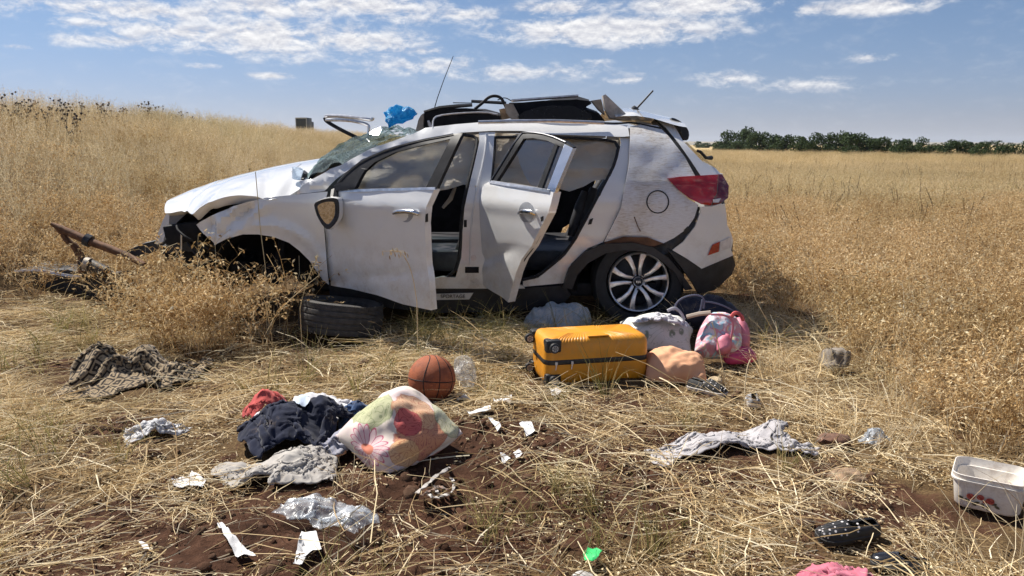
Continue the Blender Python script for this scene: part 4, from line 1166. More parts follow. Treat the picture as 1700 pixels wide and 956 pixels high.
    mesh_obj('windscreen', vs, fs, M['shatter'], car, True, 12)
    # added mirror shard, turned to throw the sun back as the windscreen glint
    c = D(624, 219, 5.9); n_ = (SUN_DIR + (Vector((0, 0, CAM_H)) - c).normalized()).normalized(); s_ = n_.orthogonal().normalized(); t_ = n_.cross(s_)
    vs = [c + (s_ * math.cos(a) + t_ * math.sin(a)) * r + n_ * .0 for a, r in zip(np.linspace(0, 2 * PI, 7)[:-1], (.05, .035, .055, .03, .05, .04))]
    vs += [v - n_ * .005 for v in vs]
    mesh_obj('glint_shard', vs, [(0, 1, 2, 3, 4, 5), (11, 10, 9, 8, 7, 6)] + [(i, i + 6, (i + 1) % 6 + 6, (i + 1) % 6) for i in range(6)], M['mirror'], car, False)
    # ---------- front wreckage
    gz = Geo()
    rr = random.Random(3)
    for k in range(16):
        x = rr.uniform(-2.42, -1.95); y = rr.uniform(5.75, 7.0); z = rr.uniform(.34, .82)
        gz.box((x, y, z), (rr.uniform(.08, .3), rr.uniform(.12, .4), rr.uniform(.06, .24)), Euler((rr.uniform(-.4, .4), rr.uniform(-.4, .4), rr.uniform(-.5, .5))).to_matrix())
    gz.obj('engine_block', M['interior'], car, bevel=.012)
    for k in range(7):
        p0 = Vector((rr.uniform(-2.5, -2.3), rr.uniform(5.62, 5.9), rr.uniform(.4, .8))); pts = [p0]
        for q in range(5): pts.append(pts[-1] + Vector((rr.uniform(-.02, .14), rr.uniform(-.06, .08), rr.uniform(-.12, .08))))
        Geo().tube(chaikin(pts, 2, False), rr.uniform(.006, .016), 7).obj('hose', M['rubber'], car)
    slab('radiator', [(290, 352), (330, 352), (345, 400), (338, 430), (276, 430), (282, 380)], 6.0, 6.9, M['interior'], car, .02)
    panel('front_bumper', [(257, 404), (262, 388), (270, 366), (280, 348), (289, 345), (284, 362), (277, 380), (271, 401), (262, 406)], type('S', (), {'inw': np.array([.2, .95, 0]), '__call__': lambda s, a, b, off=0: np.array([D(x, y, 5.92 + (290 - x) * .004) for x, y in zip(a, b)])})(), P, car, thick=.02, step=6)
    slab('bumper_beam', [(268, 406), (300, 400), (340, 405), (338, 418), (300, 414), (270, 420)], 5.95, 6.8, K, car, .02)
    slab('headlamp', [(281, 352), (300, 350), (312, 354), (300, 366), (288, 378), (280, 372)], 5.80, 5.95, M['trim'], car, .02)
    slab('grille_piece', [(286, 384), (330, 376), (338, 386), (292, 398)], 5.78, 5.82, K, car, .015)
    Geo().tube([D(301, 385, 5.7), D(301, 436, 5.7)], .006, 6).obj('bracket_rod', M['alu'], car)
    # inner wings / wheel housings
    def housing(cx, cy, r, y0, y1, a0, a1, name):
        vs, fs = [], []
        c = D(cx, cy, y0)
        for i in range(19):
            a = R(a0 + (a1 - a0) * i / 18)
            for y in (y0, (y0 + y1) / 2, y1): vs.append((c.x + r * math.cos(a), y, c.z + r * math.sin(a)))
        for i in range(18):
            for j in range(2): q = i * 3 + j; fs.append((q, q + 1, q + 4, q + 3))
        k = len(vs); vs.append((c.x, y1, c.z)); 
        for i in range(18): fs.append((i * 3 + 2, k, (i + 1) * 3 + 2))
        mesh_obj(name, vs, fs, M['interior'], car, True, 0)
    housing(442, 476, .40, 5.47, 5.95, 2, 178, 'wheel_housing')
    housing(1046, 486, .38, 5.47, 5.95, 0, 180, 'wheel_housing')
    # broken hub and strut where the front wheel was
    g = Geo(); c = D(455, 455, 5.62)
    g.lathe([(.001, -.03), (.035, -.03), (.045, -.008), (.085, -.004), (.085, .01), (.05, .03), (.05, .12), (.001, .12)], 24, 'Y', c); g.tube([c + Vector((0, .08, .0)), c + Vector((.05, .12, .26))], .035, 8)
    g.obj('front_hub', M['interior'], car)
    # ---------- interior
    I = M['interior']
    Geo().box((-.10, YC, .27), (2.3, 1.6, .10)).obj('floor_pan', I, car, bevel=.02)
    Geo().box((1.15, YC, .50), (.95, 1.35, .28)).obj('boot_floor', I, car, bevel=.03)
    g = Geo(); g.tube([(-1.42, 5.62, .82), (-1.38, 6.0, .90), (-1.38, 6.7, .90), (-1.42, 7.1, .82)], .17, 12); g.obj('dashboard', I, car)
    c = D(622, 292, 5.95); g = Geo(); ring = [c + Vector((.06 * math.sin(a), .17 * math.cos(a), .17 * math.sin(a))) for a in np.linspace(0, 2 * PI, 25)[:-1]]
    g.tube(ring, .016, 8, closed=True); g.tube([c, c + Vector((-.25, 0, -.06))], .03, 8); g.box(c, (.05, .12, .10)); g.obj('steering_wheel', I, car)
    def seat(x, y, w, back, name):
        g = Geo(); g.tube([(x - .24, y - w * .28, .46), (x - .24, y + w * .28, .46)], .10, 10); g.box((x, y, .45), (.50, w, .16)); s = g.obj(name, M['seat'], car, bevel=.05)
        lean = back
        for k in (-1, 0, 1):
            g = Geo(); g.tube([(x + .20, y + k * w * .30, .50), (x + .20 + lean * .35, y + k * w * .30, .78), (x + .20 + lean * .62, y + k * w * .29, 1.0)], [.085, .085, .06], 10)
            g.obj('backrest_cushion', M['seat'], s)
        if w < .7:
            g = Geo(); g.box((x + .22 + lean * .78, y, 1.13), (.10, .26, .17)); g.obj('headrest', M['seat'], s, bevel=.035)
    seat(-.55, 5.98, .50, .30, 'front_seat'); seat(-.55, 6.76, .50, .30, 'front_seat'); seat(.33, 6.37, 1.20, .42, 'rear_seat')
    # seat-side cushions seen through the rear opening
    for k, (a, b) in enumerate((((948, 392), (972, 318)), ((962, 388), (986, 312)))):
        p, q = D(*a, 5.86), D(*b, 5.90); Geo().tube([p, p.lerp(q, .3), p.lerp(q, .7), q], [.03, .045, .045, .03], 10).obj('seat_bolster', M['seat'], car)
    Geo().tube([D(735, 345, 5.8), D(748, 330, 5.8), D(756, 310, 5.8)], [.012, .02, .012], 6).obj('seat_belt', M['head'], car)
    # far side of the body, doors shut
    low = [(547, 320), (640, 316), (760, 312), (900, 306), (1036, 300), (1012, 388), (960, 420), (940, 470), (800, 478), (620, 478), (548, 470), (540, 400)]
    panel('far_side', low, BODY, P, car, step=20, mirror=True)
    panel('far_side_lining', low, BODY, I, car, off=-.05, step=20, mirror=True)
    # ---------- curtain airbag hanging behind the near windows
    cb = [(588, 312), (592, 296), (612, 276), (650, 256), (700, 240), (760, 226), (820, 221), (900, 223), (980, 228), (1027, 233), (1022, 262), (1016, 287), (1000, 298), (985, 300), (968, 310), (945, 318), (928, 314), (905, 312), (870, 322), (846, 318), (800, 312), (770, 306), (744, 314), (700, 322), (640, 320)]
    def dent_c(px, py, Pp):
        h = sstep(225, 320, py)
        return -.03 * np.sin(px / 31 + .8 * np.sin(py / 23)) * h - .025 * fbm(px / 38, py / 14, o=4, s=44) - .012 * np.sin(py / 7 + px / 40) * h
    panel('curtain_airbag', cb, BODY, M['airbag'], car, off=-.075, thick=.012, step=7, dent=dent_c, sharp=60)
    # ---------- front door
    skin = [(556, 318), (600, 317), (660, 316), (721, 314), (714, 330), (708, 343), (705, 371), (706, 413), (708, 442), (713, 470), (716, 515), (669, 505), (626, 490), (585, 480), (548, 474), (543, 426), (539, 380), (541, 345), (548, 326)]
    fd = panel('front_door', skin, FD, P, car, thick=.055, step=7, dent=lambda a, b, c: .004 * fbm(a / 50, b / 40, o=2, s=3) + .010 * np.maximum(0, 1 - np.abs((b - 462) + (a - 600) * .12) / 9) * sstep(720, 640, a) + .012 * np.exp(-(((a - 640) / 60) ** 2 + ((b - 455) / 14) ** 2)))
    panel('door_trim', [(566, 324), (712, 321), (702, 345), (699, 372), (701, 440), (708, 500), (630, 484), (560, 470), (552, 400)], FD, I, fd, off=-.062, thick=.04, step=20)
    frame = [(556, 306), (575, 285), (600, 265), (640, 247), (690, 233), (752, 222), (768, 221), (765, 227), (749, 230), (700, 241), (655, 253), (622, 269), (604, 285), (592, 300), (586, 312), (556, 316)]
    panel('window_frame', frame, FD, M['frame'], fd, off=-.004, thick=.03, step=8)
    strip('frame_trim', [(560, 303), (577, 284), (602, 265), (642, 247), (692, 233), (752, 222)], FD, .004, M['trim'], fd, off=.004)
    panel('window_post', [(750, 226), (767, 221), (724, 313), (706, 313)], FD, M['frame'], fd, off=-.002, thick=.03, step=8)
    panel('belt_trim', [(556, 315), (722, 310.5), (722, 315), (556, 319.5)], FD, M['alu'], fd, off=.006, thick=.02, step=10)
    panel('window_glass', [(588, 314), (594, 300), (606, 285), (624, 269), (656, 253), (701, 241), (750, 229), (708, 314)], FD, M['tint'], fd, off=-.018, thick=.003, step=14)
    strip('door_seal', [(722, 318), (716, 334), (711, 346), (709, 372), (711, 442), (716, 472)], FD, .006, M['rubber'], fd, off=-.045)
    panel('door_latch', [(706, 356), (710, 354), (710, 368), (706, 369)], FD, M['rubber'], fd, off=.0005, step=8)
    def handle(dr, x, y, w, par):
        c = [(x + 13 * math.cos(a * PI / 9), y - 1 + 17 * math.sin(a * PI / 9)) for a in range(18)]
        panel('handle_recess_shade', c, dr, simple('car_recess_shade', (.33, .34, .36), .3, .1), par, off=.0015, thick=.004, step=5)  # grey disc on the white skin: shade of the handle hollow painted in
        pts = [(x - w, y + 1), (x - w * .6, y - 2), (x, y - 2.5), (x + w * .6, y - 1), (x + w, y + 2)]
        Pp = dr([a for a, b in pts], [b for a, b in pts], .028); Pp[0] = dr(pts[0][0], pts[0][1], .006)[0]; Pp[-1] = dr(pts[-1][0], pts[-1][1], .006)[0]
        Geo().tube([Vector(q) for q in Pp], [.010, .014, .015, .016, .013], 10).obj('door_handle', M['chrome'], par)
    handle(FD, 674, 353, 21, fd)
    # wing mirror knocked round to face backwards
    yb = 5.26
    hous = [(521, 337), (532, 331), (545, 328), (556, 328), (563, 332), (564, 350), (562, 364), (554, 375), (545, 382), (536, 375), (527, 360), (523, 348)]
    hous = chaikin(hous, 1)
    F = [D(a, b, yb) for a, b in hous]; cc = sum(F, Vector()) / len(F); vs = []; fs = []
    for (y_, s_) in ((0, .93), (0, 1.0), (.03, 1.06), (.075, 1.0), (.11, .72), (.125, .3)):
        for p in F: q = cc + (p - cc) * s_; vs.append((q.x + y_ * .22, q.y + y_, q.z))
    k = len(F)
    for i in range(5):
        for j in range(k): fs.append((i * k + j, i * k + (j + 1) % k, (i + 1) * k + (j + 1) % k, (i + 1) * k + j))
    fs.append(tuple(5 * k + j for j in range(k)))
    g = Geo(); g.v = [tuple(v) for v in vs]; g.f = fs; mh = g.obj('wing_mirror', P, fd)
    vs = [cc + (p - cc) * s_ + Vector((0, dy, 0)) for (dy, s_) in ((-.004, 1.0), (-.010, .97), (-.008, .74), (.012, .70)) for p in F]
    fs = [(i * k + j, i * k + (j + 1) % k, (i + 1) * k + (j + 1) % k, (i + 1) * k + j) for i in range(3) for j in range(k)]
    g = Geo(); g.v = [tuple(v) for v in vs]; g.f = fs; g.obj('mirror_bezel', K, mh)
    # mirror glass, tipped a little so that it shows sky above and field below
    vs = [cc + (p - cc) * .72 + Vector((0, .008 , 0)) for p in F]; vs = [v + Vector((0, (v.x - cc.x) * .35 + (v.z - cc.z) * .02, 0)) for v in vs]
    mesh_obj('mirror_glass', vs + [v + Vector((0, .004, 0)) for v in vs], [tuple(range(k)), tuple(range(k, 2 * k))[::-1]] + [(j, (j + 1) % k, k + (j + 1) % k, k + j) for j in range(k)], M['mirror'], mh, False)
    Geo().tube([D(556, 318, 5.40), D(554, 330, 5.34), D(552, 345, 5.34)], [.03, .028, .02], 8).obj('mirror_arm', K, mh)
    panel('mirror_base', [(553, 309), (562, 304), (580, 298), (598, 279), (606, 281), (595, 300), (589, 313), (556, 317)], FD, M['frame'], fd, off=.02, thick=.03, step=8)
    # ---------- rear door
    skin = [(813, 301), (840, 304), (880, 311), (919, 319), (914, 340), (910, 354), (895, 383), (882, 409), (866, 430), (857, 452), (851, 474), (843, 502), (825, 489), (808, 478), (796, 467), (795, 440), (797, 400), (793, 370), (792, 340), (796, 318), (804, 306)]
    rd = panel('rear_door', skin, RD, P, car, thick=.06, step=6, dent=lambda a, b, c: .018 * np.exp(-((b - 432 + (a - 800) * .35) / 9) ** 2) * sstep(870, 800, a) + .010 * np.exp(-((a - 832) / 10) ** 2) * sstep(430, 460, b))
    panel('door_trim', [(822, 312), (910, 326), (900, 350), (884, 384), (858, 430), (846, 476), (806, 462), (803, 340)], RD, I, rd, off=-.068, thick=.04, step=20)
    panel('window_frame', [(862, 221), (880, 219), (910, 224), (938, 235), (951, 244), (946, 250), (930, 243), (908, 233), (885, 229), (869, 230), (822, 304), (812, 302)], RD, M['frame'], rd, off=-.002, thick=.03, step=6)
    strip('frame_trim', [(814, 301), (863, 221), (880, 219), (911, 224), (939, 236)], RD, .005, M['trim'], rd, off=.004)
    panel('window_post', [(937, 239), (951, 246), (920, 320), (907, 317)], RD, M['chrome'], rd, off=.0, thick=.03, step=8)
    panel('belt_trim', [(812, 299), (820, 300), (912, 315), (911, 320), (812, 304)], RD, M['alu'], rd, off=.006, thick=.02, step=10)
    panel('window_divider', [(920, 240), (926, 241), (899, 314), (892, 312)], RD, M['frame'], rd, off=-.006, thick=.02, step=10)
    panel('window_glass', [(858, 240), (869, 230), (886, 230), (908, 234), (921, 240), (893, 311), (882, 308), (870, 290), (863, 272), (858, 255)], RD, M['tint'], rd, off=-.014, thick=.003, step=12)
    panel('quarter_glass', [(926, 242), (937, 246), (909, 316), (899, 313)], RD, M['tint'], rd, off=-.012, thick=.003, step=12)
    strip('door_seal', [(917, 322), (914, 342), (899, 384), (886, 410), (869, 432), (860, 454), (854, 478)], RD, .007, M['rubber'], rd, off=-.03)
    panel('door_latch', [(897, 361), (902, 358), (902, 366), (898, 368)], RD, M['rubber'], rd, off=.0008, step=8)
    handle(RD, 874, 353, 13, rd)
    # ---------- far front door thrown open: its window frame shows over the bonnet
    yb = 7.55; W = P
    fdr = Geo().tube(chaikin([D(619, 195, yb), D(618, 199, yb), D(604, 197, yb), (D(570, 193, yb + .1)), D(546, 192, yb + .2), D(539, 194, yb + .2)], 2, False), [.016] + [.026] * 60 and .017, 8).obj('far_door', M['alu'], car)
    Geo().tube(chaikin([D(539, 195, yb + .2), D(541, 201, yb + .2), D(565, 215, yb + .1), D(600, 232, yb)], 2, False), .018, 8).obj('window_frame', M['frame'], fdr)
    Geo().tube(chaikin([D(541, 199, yb + .18), D(575, 199, yb + .1), D(598, 203, yb), D(611, 207, yb), D(613, 212, yb), D(609, 236, yb)], 2, False), .015, 8).obj('window_frame', M['alu'], fdr)
    slab('door_panel', [(545, 260), (620, 240), (690, 250), (690, 380), (560, 400)], 7.45, 7.52, P, fdr)
    # ---------- torn roof wreckage
    H = M['head']
    slab('sunroof_frame', [(702, 216), (703, 187), (735, 180), (772, 178), (800, 181), (831, 188), (834, 203), (780, 205), (740, 208)], 5.88, 6.85, I, car, .025)
    strip_pts = [(704, 188), (735, 179), (785, 176)]
    Geo().tube([D(a, b, 5.9) for a, b in [(704, 186), (730, 179), (760, 176), (784, 174.5)]], [.012, .016, .016, .012], 6).obj('roof_trim', K, car)
    strip('roof_trim', [(718, 213), (719, 198), (726, 192), (760, 188), (805, 186), (826, 190)], BODY, .007, M['alu'], car, off=.0)
    slab('roof_panel', [(848, 168), (900, 163), (959, 159.5), (981, 165), (983, 171), (969, 177), (995, 187), (1005, 199), (866, 198), (858, 185)], 5.92, 6.7, I, car, .03)
    slab('roof_panel', [(858, 196), (872, 182), (900, 174), (945, 172), (968, 180), (985, 195), (970, 200), (880, 200)], 5.80, 5.86, simple('roof_dark_glass', (.006, .006, .008), .25, .3, 6, spec=.25), car, .012, sm=1)
    Geo().tube([D(849, 167, 5.92), D(905, 163, 5.92), D(960, 159, 5.92)], .012, 6).obj('roof_trim', M['alu'], car)
    slab('roof_lining_strip', [(839, 170), (853, 171), (859, 182), (866, 197), (850, 197), (842, 186)], 5.84, 5.92, H, car, .01)
    slab('roof_lining_strip', [(829, 180), (838, 178), (850, 195), (834, 197)], 5.88, 5.96, simple('torn_foam', (.36, .24, .14), .95, .3, 20), car, .01)
    slab('torn_roof_sheet', [(1000, 158), (1004, 156), (1016, 168), (1032, 184), (1048, 199), (1030, 199), (1012, 197), (1003, 180)], 5.84, 5.89, simple('torn_sheet', (.42, .38, .34), .7, .35, 14), car, .012)
    slab('torn_roof_sheet', [(982, 166), (998, 164), (1004, 190), (994, 182)], 5.90, 5.95, H, car, .012)
    Geo().tube(chaikin([D(788, 181, 5.95), D(801, 171, 5.95), D(811, 161, 5.95), D(822, 158.5, 5.95), D(832, 162, 5.95), D(838, 173, 5.95), D(842, 182, 5.95)], 2, False), .011, 8).obj('roof_hose', M['rubber'], car)
    Geo().tube(chaikin([D(826, 166, 5.95), D(838, 161, 5.95), D(850, 168, 5.95)], 2, False), .004, 6).obj('wire', M['rubber'], car)
    Geo().tube([D(752, 170.5, 6.1), D(784, 171, 6.1)], .004, 6).tube([D(783, 168, 6.1), D(840, 171, 6.05)], .013, 6).obj('roof_bow', M['alu_dark'], car)
    slab('pillar_lining', [(690, 217), (695, 198), (699, 191), (704, 187), (703, 216)], 5.84, 5.9, H, car, .006)
    Geo().tube([D(711, 200, 5.82), D(713, 206, 5.82), D(716, 213, 5.82)], [.008, .012, .009], 8).obj('grab_handle', M['clearlens'], car)
    Geo().tube([D(720, 184, 6.1), D(726, 163, 6.1), D(737, 132, 6.12), D(752.5, 93, 6.15)], [.004, .0035, .003, .0025], 6).obj('bent_rod', M['rubber'], car)
    # ---------- rear wheel
    C = D(1060, 468, 5.52); C.y = 5.52
    wr = .335
    w = Geo().lathe([(.215, .055), (.225, .02), (.235, -.012), (.27, -.028), (.31, -.020), (.332, .02), (.335, .06), (.335, .15), (.33, .19), (.31, .215), (.235, .20), (.22, .18)], 64, 'Y', C).obj('wheel', M['rubber'], car)
    rm = Geo().lathe([(.198, .01), (.205, -.012), (.212, -.016), (.218, -.010), (.220, .012), (.214, .03), (.205, .18)], 64, 'Y', C).obj('rim', M['alu'], w)
    Geo().lathe([(.001, .13), (.15, .13), (.205, .16)], 40, 'Y', C).obj('brake_disc', M['alu_dark'], w)
    for k in range(5):
        a0 = R(90 + 72 * k + 8)
        for s_ in (-1, 1):
            a1 = a0 + s_ * R(17); am = a0 + s_ * R(10)
            e = lambda r, a: Vector((r * math.cos(a), 0, r * math.sin(a)))
            tn = lambda a: Vector((-math.sin(a), 0, math.cos(a)))
            vs = []
            for (r, a, wd, y) in ((.045, a0 + s_ * R(24), .015, .018), (.10, a0 + s_ * R(12.5), .016, -.002), (.16, a0 + s_ * R(14), .021, -.006), (.207, a1, .028, -.004)):
                for q in (-1, 1): vs.append(C + e(r, a) + tn(a) * wd * q * .8 + Vector((0, y, 0)))
            n0 = len(vs); vs += [v + Vector((0, .03, 0)) for v in vs]
            fs = [(0, 1, 3, 2), (2, 3, 5, 4), (4, 5, 7, 6)] + [(8, 10, 11, 9), (10, 12, 13, 11), (12, 14, 15, 13)]
            for i in range(3): fs += [(2 * i, 2 * i + 2, 2 * i + 10, 2 * i + 8), (2 * i + 1, 2 * i + 9, 2 * i + 11, 2 * i + 3)]
            g = Geo(); g.v = [tuple(v) for v in vs]; g.f = fs; g.obj('spoke', M['alu'], rm, True, 30, bevel=.002)
    Geo().lathe([(.001, .002), (.026, .002), (.031, .006), (.033, .03)], 28, 'Y', C).obj('hub_cap', M['alu_dark'], rm)
    Geo().lathe([(.031, .0), (.034, -.002), (.037, .002), (.037, .03)], 28, 'Y', C).obj('hub_ring', M['alu'], rm)
    for k in range(5):
        a = R(54 + 72 * k); c = C + Vector((.057 * math.cos(a), .012, .057 * math.sin(a))); Geo().lathe([(.001, -.006), (.008, -.006), (.009, .02)], 10, 'Y', c).obj('wheel_nut', M['alu_dark'], rm)
    tx = lettering('KIA', .022, M['chrome'], 'emblem'); tx.location = C + Vector((0, .0, 0)); tx.rotation_euler = (PI / 2, 0, 0); tx.parent = rm
    for s_ in (0, ):
        c2 = Vector((C.x, 2 * YC - C.y, C.z))
        Geo().lathe([(.2, -.05), (.235, .02), (.31, .02), (.335, -.05), (.335, -.16), (.31, -.2), (.2, -.19)], 40, 'Y', c2).obj('wheel', M['rubber'], car)
    c2 = Vector((C.x - 2.62, 2 * YC - C.y - .02, C.z - .02)); Geo().lathe([(.0, -.05), (.235, .02), (.31, .02), (.335, -.05), (.335, -.16), (.31, -.2), (.2, -.19)], 40, 'Y', c2).obj('wheel', M['rubber'], car)
    return car
car_materials()
build_car()
# =================================================================== SCATTERED BELONGINGS
def excl(px, py, rx, ry, dy=0.0):
    g = G(px, py); EXCL.append((g.x, g.y + dy, rx, ry))
def with_uv(o, uv):
    me = o.data; l = me.uv_layers.new(name='UVMap')
    vi = np.empty(len(me.loops), np.int32); me.loops.foreach_get('vertex_index', vi)
    l.data.foreach_set('uv', np.asarray(uv, np.float32)[vi].ravel())
def cloth(name, sx, sy, comp, loc, rz, mat, n=46, seed=0, iters=150, mound=None, thick=.003, parent=None, jag=0.0, fold=1.0, soft=.75, shape=None):
    """a dropped piece of cloth: a small mass-spring sheet crumpled in the plane and let fall on the ground"""
    rs = np.random.default_rng(seed)
    nx = n; ny = max(10, int(n * sy / sx)); d = sx / (nx - 1); sy = d * (ny - 1)
    U, V = np.meshgrid(np.linspace(-.5, .5, nx), np.linspace(-.5, .5, ny))
    X = U * sx * comp[0]; Y = V * sy * comp[1]
    X = X + .13 * sx * fbm(U * 2.3 + seed, V * 2.3, o=2, s=seed) * fold; Y = Y + .13 * sy * fbm(U * 2.3, V * 2.3 + seed, o=2, s=seed + 5) * fold
    if mound is None: mound = []
    def gh(x, y):
        h = np.full_like(x, .006)
        for (mx, my, mr, mh) in mound: h = np.maximum(h, .006 + mh * np.exp(-(((x - mx) ** 2 + (y - my) ** 2) / mr ** 2)))
        return h
    P = np.stack([X, Y, gh(X, Y) + .03 + .035 * fold * fbm(U * 5, V * 5, o=2, s=seed + 9)], -1)
    Q = P.copy()
    def cons(dx, dy, rest, k):
        """pairs offset by (dx,dy), split so that no point is moved twice in one go"""
        res = []
        for par in (0, 1):
            ys = np.arange(0, ny - dy); xs = np.arange(0, nx - dx) if dx >= 0 else np.arange(-dx, nx)
            YY, XX = np.meshgrid(ys, xs, indexing='ij')
            m = (((XX // max(1, abs(dx))) if dy == 0 else (YY // max(1, dy))) % 2) == par
            res.append((YY[m], XX[m], YY[m] + dy, XX[m] + dx, rest, k))
        return res
    C = []
    C += cons(1, 0, d, .9) + cons(0, 1, d, .9) + cons(1, 1, d * 1.414, .5) + cons(-1, 1, d * 1.414, .5)
    C += cons(3, 0, 3 * d, .06 * soft) + cons(0, 3, 3 * d, .06 * soft)
    for it in range(iters):
        vel = (P - Q) * .93; vel[..., 2] -= .00055
        Q = P.copy(); P = P + np.clip(vel, -.02, .02)
        for rep in range(2):
            for (ya, xa, yb, xb, rest, k) in C:
                a = P[ya, xa]; b = P[yb, xb]; dv = b - a; L = np.linalg.norm(dv, axis=-1, keepdims=True) + 1e-9
                c = dv * (.5 * k * (1 - rest / L))
                if rest > d * 1.5: c = c * (L < rest)
                P[ya, xa] = a + c; P[yb, xb] = b - c
        h = gh(P[..., 0], P[..., 1]); low = P[..., 2] < h
        P[..., 2] = np.where(low, h, P[..., 2])
        P[..., 0] = np.where(low, Q[..., 0], P[..., 0]); P[..., 1] = np.where(low, Q[..., 1], P[..., 1])
    c, s = math.cos(rz), math.sin(rz)
    W = np.stack([loc[0] + c * P[..., 0] - s * P[..., 1], loc[1] + s * P[..., 0] + c * P[..., 1], P[..., 2]], -1)
    W[..., 2] += (hz(W[..., 0], W[..., 1]) if len(loc) < 3 else loc[2]) + .012
    keep = np.ones((ny - 1, nx - 1), bool)
    uu, vv = (U[:-1, :-1] + U[1:, 1:]) / 2, (V[:-1, :-1] + V[1:, 1:]) / 2
    if jag:
        e = np.minimum(.5 - np.abs(uu), .5 - np.abs(vv)); keep &= e > jag * (.5 + .7 * fbm(uu * 6, vv * 6, o=2, s=seed + 3))
    if shape is not None: keep &= shape(uu, vv)
    ii = np.arange(nx * ny).reshape(ny, nx)
    f = np.stack([ii[:-1, :-1], ii[:-1, 1:], ii[1:, 1:], ii[1:, :-1]], -1)[keep].reshape(-1, 4)
    Wf = W.reshape(-1, 3)
    used = np.unique(f); remap = -np.ones(nx * ny, int); remap[used] = np.arange(len(used))
    Wf = Wf[used]; f = remap[f]; uv = np.stack([U.ravel() + .5, V.ravel() + .5], -1)[used]
    nv = len(Wf)
    # thickness
    nor = np.zeros_like(Wf); fn = np.cross(Wf[f[:, 1]] - Wf[f[:, 0]], Wf[f[:, 3]] - Wf[f[:, 0]])
    for k in range(4): np.add.at(nor, f[:, k], fn)
    nor /= np.linalg.norm(nor, axis=1, keepdims=True) + 1e-9
    V2 = np.concatenate([Wf, Wf - nor * thick]); faces = [tuple(q) for q in f] + [tuple(q[::-1] + nv) for q in f]
    ed = {}
    for q in f:
        for a, b in zip(q, np.roll(q, -1)): ed[(a, b)] = 1
    for (a, b) in ed:
        if (b, a) not in ed: faces.append((b, a, a + nv, b + nv))
    o = mesh_obj(name, V2, faces, mat, parent, True, 0)
    with_uv(o, np.concatenate([uv, uv]))
    return o
def pillow(name, sx, sy, comp, loc, spin, tilt, lift, mat, n=44, seed=0, iters=130, press=.0011, flat=.55, floor=.0, yaw=0.0):
    """a stuffed case: a sheet pinned round its seam and blown up, so that the surplus cloth puckers along the seam"""
    rs = np.random.default_rng(seed); nx = n; d = sx / (nx - 1); ny = int(round(sy / d)) + 1
    U, V = np.meshgrid(np.linspace(-.5, .5, nx), np.linspace(-.5, .5, ny)); sy = d * (ny - 1)
    # seam drawn in between the corners
    bx = 1 - .07 * np.cos(V * PI) ** 2; by = 1 - .07 * np.cos(U * PI) ** 2
    P = np.stack([U * sx * comp * bx, V * sy * comp * by, .01 + .004 * fbm(U * 9, V * 9, o=3, s=seed)], -1)
    edge = np.zeros((ny, nx), bool); edge[0] = edge[-1] = True; edge[:, 0] = edge[:, -1] = True
    pin = P.copy(); pin[..., 2] = .006 * fbm(U * 8, V * 8, o=2, s=seed + 2); Q = P.copy()
    C = []
    for dx, dy, k in ((1, 0, .9), (0, 1, .9), (1, 1, .5), (-1, 1, .5)):
        for par in (0, 1):
            ys = np.arange(0, ny - dy); xs = np.arange(0, nx - dx) if dx >= 0 else np.arange(1, nx)
            YY, XX = np.meshgrid(ys, xs, indexing='ij'); m = ((XX if dy == 0 else YY) % 2) == par
            C.append((YY[m], XX[m], YY[m] + dy, XX[m] + dx, d * math.hypot(dx, dy), k))
    for it in range(iters):
        gx = np.gradient(P, axis=1); gy = np.gradient(P, axis=0); nr = np.cross(gx, gy); nr /= np.linalg.norm(nr, axis=-1, keepdims=True) + 1e-9
        vel = (P - Q) * .9 + nr * press; Q = P.copy(); P = P + np.clip(vel, -.01, .01)
        for rep in range(2):
            for (ya, xa, yb, xb, rest, k) in C:
                a = P[ya, xa]; b_ = P[yb, xb]; dv = b_ - a; L = np.linalg.norm(dv, axis=-1, keepdims=True) + 1e-9
                c = dv * (.5 * k * (1 - rest / L)); P[ya, xa] = a + c; P[yb, xb] = b_ - c
            P[edge] = pin[edge]
    P[..., 2] *= np.where(edge, 1, .85 + .26 * fbm(U * 3.6 + seed, V * 3.6, o=3, s=seed + 4))
    B = P.copy(); B[..., 2] = np.where(edge, P[..., 2], -P[..., 2] * flat)
    W = np.concatenate([P.reshape(-1, 3), B.reshape(-1, 3)])
    Rm = np.array((Euler((0, 0, yaw)).to_matrix() @ Euler((tilt, 0, 0)).to_matrix() @ Euler((0, 0, spin)).to_matrix()))
    W = W @ Rm.T; W[:, 2] += lift
    W[:, 0] += loc[0]; W[:, 1] += loc[1]; g0 = hz(W[:, 0], W[:, 1]) + .012
    W[:, 2] = np.maximum(W[:, 2] + g0.mean(), g0)
    ii = np.arange(nx * ny).reshape(ny, nx); f = np.stack([ii[:-1, :-1], ii[:-1, 1:], ii[1:, 1:], ii[1:, :-1]], -1).reshape(-1, 4)
    em = np.arange(nx * ny) + nx * ny; em[edge.ravel()] = np.arange(nx * ny)[edge.ravel()]
    o = mesh_obj(name, W, [tuple(q) for q in f] + [tuple(em[q[::-1]]) for q in f], mat, None, True, 0)
    uv = np.stack([U.ravel() + .5, V.ravel() + .5], -1); with_uv(o, np.concatenate([uv, uv]))
    return o
